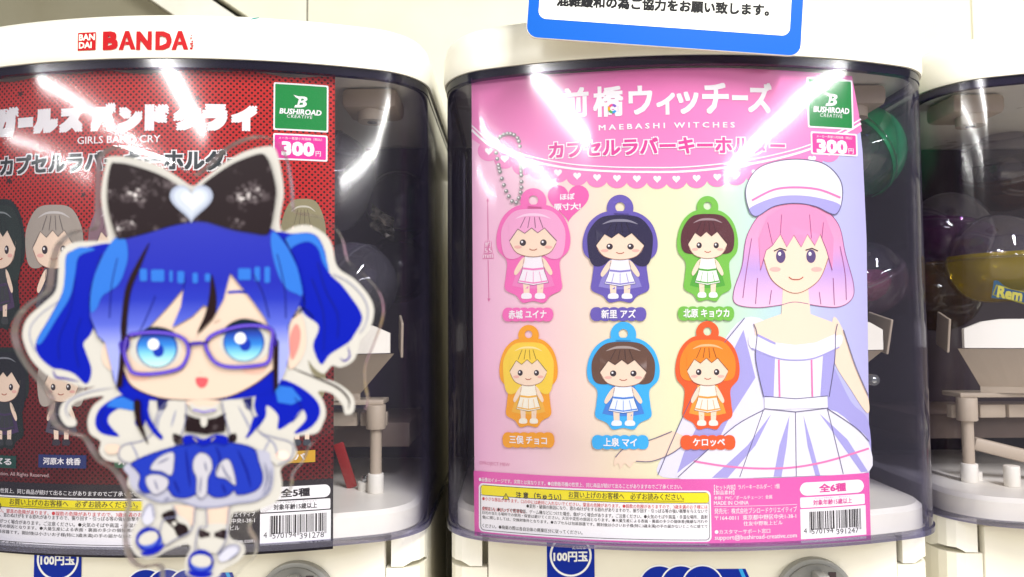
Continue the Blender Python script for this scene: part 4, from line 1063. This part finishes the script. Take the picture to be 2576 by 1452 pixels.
# hair behind the face, pigtails, lower locks
art = Art(SA)
art.poly(cat([(284, 616), (217, 622), (187, 629), (167, 643), (164, 686), (157, 736), (127, 796), (92, 858), (97, 893), (130, 924), (157, 930), (187, 940), (218, 966), (231, 932), (217, 887), (211, 863), (231, 837), (242, 792), (240, 740), (252, 686)], 5), FB, 2)
art.poly(cat([(240, 628), (205, 622), (178, 634), (166, 650), (164, 690), (157, 740), (130, 795), (94, 856), (106, 862), (145, 800), (178, 745), (190, 690), (200, 645)], 5), FL, 3)
art.stroke(cat([(158, 752), (110, 785), (80, 818), (76, 850), (90, 885)], 6, False), 3, FG, 2)
art.stroke(cat([(134, 930), (142, 948), (165, 952), (200, 960)], 6, False), 5, FGL, 3, True)
art.poly(cat([(696, 590), (736, 588), (779, 586), (802, 599), (819, 636), (829, 686), (859, 716), (885, 750), (905, 780), (911, 806), (893, 840), (879, 860), (858, 874), (829, 893), (809, 917), (792, 887), (789, 863), (802, 820), (766, 790), (748, 750), (734, 680)], 5), FB, 2)
art.poly(cat([(718, 604), (738, 590), (779, 588), (801, 601), (818, 638), (828, 684), (812, 660), (800, 625), (775, 608), (742, 618), (728, 630)], 5), FL, 3)
art.stroke(cat([(838, 690), (880, 712), (915, 750), (926, 785), (918, 820), (905, 838)], 6, False), 3, FG, 3)
art.stroke(cat([(875, 870), (880, 895), (868, 908), (855, 900)], 6, False), 4, FGL, 3, True)
art.stroke(cat([(720, 920), (790, 948), (850, 975), (878, 1005), (876, 1030)], 6, False), 5, FN, 3, True)
art.stroke(cat([(290, 975), (230, 985), (180, 1005), (166, 1030), (176, 1055)], 6, False), 4, FG, 3, True)
# lower locks
art.poly(cat([(320, 990), (285, 1003), (250, 1030), (240, 1065), (256, 1090), (300, 1098), (285, 1080), (272, 1060), (280, 1040), (310, 1025), (345, 1030), (340, 1065), (360, 1075), (375, 1020), (370, 985)], 5), FB, 2)
art.poly([(285, 1003), (310, 998), (345, 1015), (340, 1034), (305, 1028), (268, 1022)], FL, 3)
art.poly(cat([(655, 975), (640, 1020), (650, 1060), (622, 1096), (640, 1086), (668, 1050), (672, 1020), (700, 1045), (700, 1080), (735, 1060), (760, 1030), (770, 1055), (740, 1090), (775, 1080), (800, 1055), (805, 1025), (785, 995), (740, 965), (700, 955)], 5), FB, 2)
art.poly([(690, 968), (735, 975), (760, 1005), (735, 1018), (700, 1012)], FL, 3)
art.poly(cat([(372, 1018), (380, 1050), (398, 1080), (412, 1098), (408, 1105), (390, 1090), (372, 1062), (365, 1030)], 4), FB, 8)
art.poly(cat([(640, 1050), (630, 1080), (620, 1100), (628, 1098), (648, 1075), (655, 1050)], 4), FB, 8)
art.poly(cat([(340, 1010), (345, 1060), (362, 1095), (376, 1118), (368, 1090), (358, 1050), (356, 1010)], 4), FN, 8)
# cap of hair behind the face
art.poly(cat([(300, 600), (264, 636), (241, 693), (231, 740), (231, 796), (250, 840), (267, 860), (278, 904), (290, 965), (330, 1000), (490, 1010), (650, 995), (700, 965), (719, 927), (729, 887), (727, 820), (752, 773), (766, 740), (752, 673), (725, 619), (689, 579), (600, 555), (485, 545), (380, 560)], 5), FB, 3)
for pts in ([(258, 640), (240, 692), (228, 742), (232, 800), (250, 850)], [(716, 600), (744, 660), (764, 740), (764, 775), (738, 800)], [(262, 862), (240, 830), (228, 790)], [(735, 800), (762, 775), (790, 800)]):
    art.stroke(cat(pts, 5, False), 3, ink('#0c1046', .3), 4)
for pts in ([(190, 700), (178, 780), (150, 850), (150, 905)], [(205, 800), (190, 860), (200, 925)], [(800, 660), (820, 730), (850, 790), (850, 850)], [(785, 700), (815, 790), (815, 880)], [(742, 1000), (760, 1030), (735, 1062)], [(262, 1030), (255, 1060), (275, 1085)]):
    art.stroke(cat(pts, 5, False), 2.4, ink('#101a80', .3), 4)
art.build('hair', fig)
# ears and face
art = Art(SA)
art.poly(cat([(742, 785), (762, 800), (770, 840), (768, 880), (750, 915), (728, 925), (725, 850)], 5), FS, 4)
art.poly(cat([(745, 815), (757, 835), (752, 875), (735, 905), (730, 850)], 5), FP, 5)
art.poly(cat([(268, 855), (258, 885), (262, 915), (285, 930), (285, 870)], 5), FS, 4)
art.poly(cat([(310, 790), (308, 870), (312, 925), (335, 972), (400, 1000), (485, 1007), (570, 1000), (640, 968), (690, 925), (700, 860), (695, 760), (640, 690), (500, 700), (370, 710)], 5), FS, 4)
for x, y in ((352, 945), (640, 930)): art.poly(ell(x, y, 30, 12, 20), ink('#caa294', .35), 5)
art.poly(cat([(494, 951), (510, 949), (525, 953), (520, 970), (507, 976), (496, 966)], 4), ink('#c05058', .35), 5)
art.stroke(cat([(314, 935), (335, 972), (400, 1000), (485, 1007), (570, 1000), (640, 968), (688, 930)], 5, False), 3.2, ink('#3a2026', .35), 5)
art.stroke([(505, 935), (507, 938)], 3, ink('#d8a090'), 5)
art.build('face', fig)
# eyes
art = Art(SA)
iris = ramp_mat('iris_print', 'Z', SA.rect(400, 915)[1] - oz, SA.rect(400, 820)[1] - oz, [(0, '#a8cfd0'), (.28, '#6cb2cc'), (.5, '#2470c0'), (.75, '#163a9c'), (1, '#0c1848')])
for cx_, cy_, s in ((397, 876, 1), (615, 861, -1)):
    art.poly(ell(cx_ - 4 * s, cy_ + 2, 66, 50, 30), FW, 5)
    art.poly(ell(cx_, cy_, 52, 49, 32), ink('#23408e', .3), 6); art.poly(ell(cx_, cy_ + 1, 48, 46, 32), iris, 7)
    art.poly(ell(cx_ + 4, cy_ + 6, 14, 16, 20), ink('#16309c', .3), 8)
    art.poly(ell(cx_ - 8, cy_ - 10, 14, 14, 20), ink('#dde0e4', .3), 9)
art.poly(cat([(336, 850), (365, 828), (400, 822), (435, 832), (452, 848), (430, 842), (398, 836), (362, 842)], 5), ink('#10202c', .3), 9)
art.poly(cat([(560, 842), (575, 818), (612, 802), (660, 812), (690, 836), (660, 826), (615, 817), (580, 830)], 5), ink('#10202c', .3), 9)
art.stroke(cat([(575, 736), (605, 734), (632, 738)], 4, False), 7, FM, 5)
art.stroke([(540, 812), (555, 805)], 5, ink('#b09888'), 5)
art.build('eye_print', fig)
# fringe with highlights
art = Art(SA)
fr = [(300, 600), (264, 636), (241, 693), (231, 740), (231, 796), (250, 845), (269, 862), (280, 905), (296, 972), (303, 930), (309, 842), (328, 842), (351, 840), (381, 820), (428, 770), (465, 726), (458, 772), (436, 824), (452, 816), (487, 796), (515, 768), (533, 776), (545, 790), (565, 753), (582, 687), (602, 713), (635, 753), (669, 800), (690, 842), (699, 888), (700, 972), (712, 950), (721, 927), (730, 887), (726, 820), (752, 773), (766, 740), (752, 673), (725, 619), (689, 579), (600, 560), (485, 545), (380, 562)]
art.poly(fr, fringe_m, 10)
art.poly(cat([(294, 600), (268, 636), (243, 693), (233, 742), (233, 785), (248, 775), (262, 745), (300, 718), (318, 680), (326, 640), (318, 602)], 5), FL, 11)
art.poly(cat([(694, 585), (724, 622), (750, 676), (763, 740), (745, 738), (722, 725), (702, 690), (688, 640), (684, 600)], 5), FL, 11)
for x0, x1, y0, y1 in ((356, 374, 677, 708), (384, 417, 679, 709), (430, 438, 681, 710), (450, 467, 683, 713), (488, 501, 687, 713), (519, 532, 689, 709), (602, 634, 676, 705), (643, 657, 672, 708), (668, 682, 672, 712)):
    art.poly(rrect(x0, y0, x1, y1, 4), FL, 11)
art.poly(cat([(381, 610), (350, 660), (322, 720), (311, 790), (309, 842), (322, 842), (326, 790), (335, 730), (358, 672)], 5), FN, 12)
art.poly(cat([(536, 690), (530, 745), (520, 790), (500, 838), (525, 815), (545, 790), (548, 745)], 5), FN, 12)
art.poly([(303, 925), (309, 842), (318, 842), (316, 930), (312, 972), (296, 975)], FN, 11)
art.poly([(692, 842), (704, 860), (702, 972), (692, 985), (690, 920)], FN, 11)
for pts in ([(395, 745), (372, 800), (355, 835)], [(640, 690), (665, 740), (680, 800)], [(300, 650), (285, 720), (280, 800)], [(700, 640), (718, 720), (722, 800)], [(465, 726), (470, 700)]):
    art.stroke(cat(pts, 5, False), 2.4, ink('#1a1c6c', .3), 12)
art.build('fringe', fig)
# glasses
art = Art(SA)
gl1 = cat([(326, 848), (351, 839), (395, 836), (438, 841), (466, 853), (478, 873), (475, 898), (455, 926), (401, 939), (345, 939), (328, 920), (318, 887)], 5)
gl2 = cat([(522, 863), (542, 841), (602, 822), (655, 820), (688, 832), (686, 870), (679, 908), (652, 919), (585, 923), (548, 913), (528, 888)], 5)
for g in (gl1, gl2):
    art.ring(g, 10, FGL, 13); art.ring(g, 4, ink('#6a54cc', .3), 14)
art.stroke([(476, 868), (490, 864), (508, 863), (523, 865)], 9, FGL, 13)
art.poly([(303, 862), (330, 846), (332, 868), (320, 890), (308, 890)], FGL, 13)
art.poly([(688, 832), (698, 842), (698, 870), (686, 868)], FGL, 13)
art.build('glasses', fig)
# bow with sequins and a heart
art = Art(SA)
mb, tb_, pb = new_mat('sequin_print')
tcn = tb_.nodes.new('ShaderNodeTexCoord'); vo = tb_.nodes.new('ShaderNodeTexVoronoi'); vo.inputs['Scale'].default_value = 1300
nz = tb_.nodes.new('ShaderNodeTexNoise'); nz.inputs['Scale'].default_value = 130; nz.inputs['Detail'].default_value = 3
tb_.links.new(tcn.outputs['Object'], vo.inputs['Vector']); tb_.links.new(tcn.outputs['Object'], nz.inputs['Vector'])
sc1 = tb_.nodes.new('ShaderNodeSeparateColor'); tb_.links.new(vo.outputs['Color'], sc1.inputs[0])
mr1 = tb_.nodes.new('ShaderNodeMapRange'); mr1.inputs['From Min'].default_value = 0.44; mr1.inputs['From Max'].default_value = 0.74
tb_.links.new(nz.outputs['Fac'], mr1.inputs['Value'])
mu1 = tb_.nodes.new('ShaderNodeMath'); mu1.operation = 'MULTIPLY'; tb_.links.new(sc1.outputs[0], mu1.inputs[0]); tb_.links.new(mr1.outputs[0], mu1.inputs[1])
rp = tb_.nodes.new('ShaderNodeValToRGB'); rp.color_ramp.elements[0].color = lin('#1d1216'); rp.color_ramp.elements[1].color = lin('#e2dcdc')
rp.color_ramp.elements[0].position = 0.16; rp.color_ramp.elements[1].position = 0.85
q5 = rp.color_ramp.elements.new(0.45); q5.color = lin('#544a4e')
pb.inputs['Specular IOR Level'].default_value = 0.12; tb_.links.new(mu1.outputs[0], rp.inputs['Fac']); tb_.links.new(rp.outputs['Color'], pb.inputs['Base Color']); pb.inputs['Roughness'].default_value = 0.35
art.poly(cat([(284, 416), (300, 412), (334, 417), (401, 439), (455, 470), (485, 500), (488, 530), (486, 556), (435, 569), (368, 589), (310, 602), (296, 590), (278, 529), (275, 470)], 5), mb, 13)
art.poly(cat([(486, 556), (488, 530), (485, 500), (510, 470), (535, 449), (585, 416), (635, 395), (662, 389), (674, 398), (686, 425), (698, 478), (695, 519), (686, 569), (674, 591), (635, 587), (585, 578), (522, 559)], 5), mb, 14)
art.poly(heart(486, 516, 108, 96, 40), ink('#98a0b6', .35), 15); art.poly(heart(486, 514, 88, 78, 40), ink('#b0b8c6', .35), 16); art.poly(heart(490, 510, 60, 52, 30), ink('#c0c4ca', .35), 17)
art.build('hair_bow', fig)
# dress: blouse, sleeves, bodice, belt, skirt, petticoat
art = Art(SA)
art.poly(cat([(420, 1010), (395, 1040), (385, 1090), (360, 1110), (310, 1120), (300, 1150), (330, 1165), (400, 1150), (445, 1120), (470, 1060), (470, 1010)], 5), FW, 5)
art.poly(cat([(560, 1010), (570, 1060), (590, 1120), (650, 1130), (700, 1170), (735, 1150), (738, 1115), (690, 1100), (650, 1085), (635, 1040), (615, 1010)], 5), FW, 5)
for pts in ([(425, 1015), (402, 1050), (398, 1090)], [(445, 1030), (432, 1075)], [(330, 1112), (345, 1140), (350, 1160)], [(600, 1020), (622, 1060), (632, 1085)], [(655, 1090), (690, 1115), (700, 1150)], [(680, 1105), (665, 1135)]):
    art.stroke(cat(pts, 5, False), 5, FG, 6, True)
art.poly(cat([(268, 1120), (290, 1117), (303, 1122), (300, 1138), (278, 1142), (268, 1134)], 4), FS, 6); art.poly(cat([(696, 1140), (715, 1133), (727, 1142), (722, 1155), (700, 1152)], 4), ink('#f2c8bc', .35), 6)
art.poly(cat([(470, 1008), (490, 1028), (520, 1032), (555, 1008)], 4), FS, 6)
art.poly([(466, 1040), (490, 1050), (515, 1056), (545, 1050), (570, 1038), (568, 1085), (520, 1092), (468, 1085)], mb, 6)
art.poly(cat([(480, 1012), (500, 1022), (515, 1020), (535, 1022), (552, 1012), (545, 1034), (515, 1040), (488, 1034)], 4), FW, 7)
art.stroke([(488, 1030), (515, 1036), (545, 1030)], 4, ink('#6a58b8'), 8); art.poly(ell(515, 1060, 9, 14, 16), FW, 7)
art.poly(cat([(438, 1090), (462, 1100), (458, 1116), (440, 1112)], 4), mb, 7); art.poly(cat([(578, 1095), (595, 1090), (596, 1108), (580, 1112)], 4), mb, 7)
OL = ink('#6e7090', .35)
for pts in ([(420, 1012), (398, 1040), (388, 1085), (362, 1108), (312, 1120), (302, 1148), (330, 1164), (398, 1150)], [(618, 1012), (636, 1040), (652, 1084), (690, 1100), (736, 1115), (734, 1150), (702, 1168)], [(470, 1012), (468, 1060), (446, 1116), (410, 1140)], [(560, 1012), (572, 1062), (592, 1118), (640, 1128)]):
    art.stroke(cat(pts, 5, False), 2.6, OL, 7)
art.poly([(396, 1002), (424, 1006), (418, 1028), (400, 1034)], ink('#141650', .35), 6); art.poly([(612, 1004), (636, 1000), (634, 1036), (620, 1026)], ink('#141650', .35), 6)
# petticoat then skirt panels
art.poly(cat([(338, 1162), (328, 1200), (336, 1228), (370, 1246), (400, 1262), (440, 1258), (490, 1272), (540, 1276), (590, 1268), (640, 1262), (680, 1240), (690, 1200), (684, 1160), (640, 1130)], 5), ink('#a0a0b2', .35), 6)
art.stroke(cat([(345, 1235), (380, 1252), (410, 1262), (450, 1258), (500, 1274), (550, 1274), (600, 1264), (650, 1256), (682, 1225)], 5, False), 5, FG, 7)
skirt = [(334, 1164), (380, 1142), (438, 1124), (495, 1112), (575, 1112), (638, 1126), (652, 1158), (663, 1198), (655, 1224), (632, 1238), (600, 1243), (592, 1232), (574, 1246), (545, 1250), (527, 1240), (510, 1225), (497, 1240), (470, 1251), (440, 1247), (425, 1228), (405, 1222), (386, 1237), (364, 1237), (352, 1220), (356, 1196), (344, 1178)]
art.poly(cat(skirt, 4), FM, 8)
art.ring(cat(skirt, 4), 2.4, ink('#141c78', .3), 9)
PW, PL_ = ink('#aeacb6', .35), ink('#6c6e8a', .35)
for pts in ([(382, 1178), (402, 1150), (438, 1136), (441, 1165), (434, 1194), (410, 1184)], [(374, 1196), (400, 1192), (426, 1204), (423, 1226), (404, 1240), (388, 1240), (372, 1216)],
            [(510, 1137), (532, 1150), (537, 1176), (526, 1202), (523, 1240), (510, 1252), (498, 1240), (498, 1202), (489, 1178), (492, 1152)], [(572, 1153), (586, 1168), (596, 1218), (572, 1203), (548, 1196), (550, 1172)]):
    art.poly(cat(pts, 5), PW, 10); art.ring(cat(pts, 5), 2.2, PL_, 11)
for pts in ([(470, 1128), (476, 1180), (482, 1225)], [(545, 1122), (556, 1150), (548, 1190)], [(600, 1130), (622, 1180), (634, 1225)], [(440, 1205), (455, 1240)], [(560, 1215), (572, 1240)]):
    art.stroke(cat(pts, 4, False), 5, ink('#101a80', .3), 10, True)
for pts in ([(510, 1195), (506, 1240)], [(518, 1160), (524, 1185)], [(560, 1165), (572, 1190), (588, 1208)], [(400, 1165), (430, 1150)], [(392, 1205), (402, 1232)], [(668, 1160), (676, 1200), (664, 1240)], [(684, 1175), (684, 1215), (668, 1248)], [(343, 1232), (372, 1244)], [(415, 1256), (430, 1250)]):
    art.stroke(cat(pts, 4, False), 4, PL_, 12, True)
art.poly(cat([(466, 1096), (490, 1094), (515, 1104), (545, 1092), (575, 1098), (572, 1118), (540, 1112), (515, 1120), (495, 1112), (468, 1118)], 4), FB, 12)
art.stroke([(490, 1098), (500, 1110)], 4, ink('#8a8270'), 13); art.stroke([(545, 1098), (535, 1108)], 4, ink('#8a8270'), 13)
art.build('dress', fig)
# legs and shoes
art = Art(SA)
art.poly([(438, 1270), (494, 1272), (490, 1320), (470, 1322), (448, 1296)], FS, 5); art.poly([(522, 1276), (580, 1272), (576, 1318), (524, 1322)], FS, 5)
art.poly(cat([(440, 1290), (475, 1310), (478, 1340), (445, 1355), (420, 1370), (405, 1340), (415, 1305)], 4), FW, 6)
art.poly(cat([(506, 1322), (572, 1318), (570, 1360), (548, 1390), (505, 1380), (498, 1350)], 4), FW, 6)
for pts in ([(410, 1292), (440, 1282), (448, 1310), (470, 1320), (476, 1338), (452, 1350), (440, 1330), (428, 1318), (415, 1305)], [(505, 1330), (535, 1340), (568, 1330), (570, 1355), (535, 1348), (505, 1352)]):
    art.poly(cat(pts, 4), mb, 7)
art.poly(ell(441, 1316, 6, 6, 12), FW, 8); art.poly(ell(536, 1344, 6, 6, 12), FW, 8)
for cx_, cy_, a_ in ((378, 1357, -22), (508, 1414, 4)):
    def E(rx, ry, dx=0, dy=0, n_=30):
        ca, sa = math.cos(R(a_)), math.sin(R(a_))
        return [(cx_ + (x + dx) * ca - (y + dy) * sa, cy_ + (x + dx) * sa + (y + dy) * ca) for x, y in ell(0, 0, rx, ry, n_)]
    art.poly(E(32, 33), FM, 8); art.poly(E(30, 26, 1, 5), ink('#4058b4', .3), 9); art.poly(E(32, 15, 0, 22)[:16], FB, 10)
    art.poly(E(26, 16, 1, -5), FW, 10); art.ring(E(29, 26, 0, -4), 5, FB, 11)
art.poly(cat([(552, 1395), (575, 1372), (600, 1370), (604, 1385), (580, 1405), (558, 1412)], 4), ink('#b8b8c8', .35), 7)
art.poly(cat([(360, 1300), (372, 1272), (386, 1268), (392, 1300), (380, 1318), (366, 1318)], 4), ink('#b8b8c8', .35), 7)
for pts in ([(438, 1270), (448, 1296), (416, 1305), (406, 1338)], [(494, 1272), (490, 1318), (478, 1338), (446, 1354), (418, 1372)], [(522, 1276), (524, 1322), (506, 1324), (498, 1350), (494, 1384)], [(580, 1272), (576, 1318), (570, 1360), (548, 1392)], [(360, 1300), (372, 1272), (386, 1268), (392, 1300)], [(552, 1395), (575, 1372), (600, 1370), (604, 1385), (580, 1405)]):
    art.stroke(cat(pts, 5, False), 2.6, OL, 12)
art.build('shoes', fig)
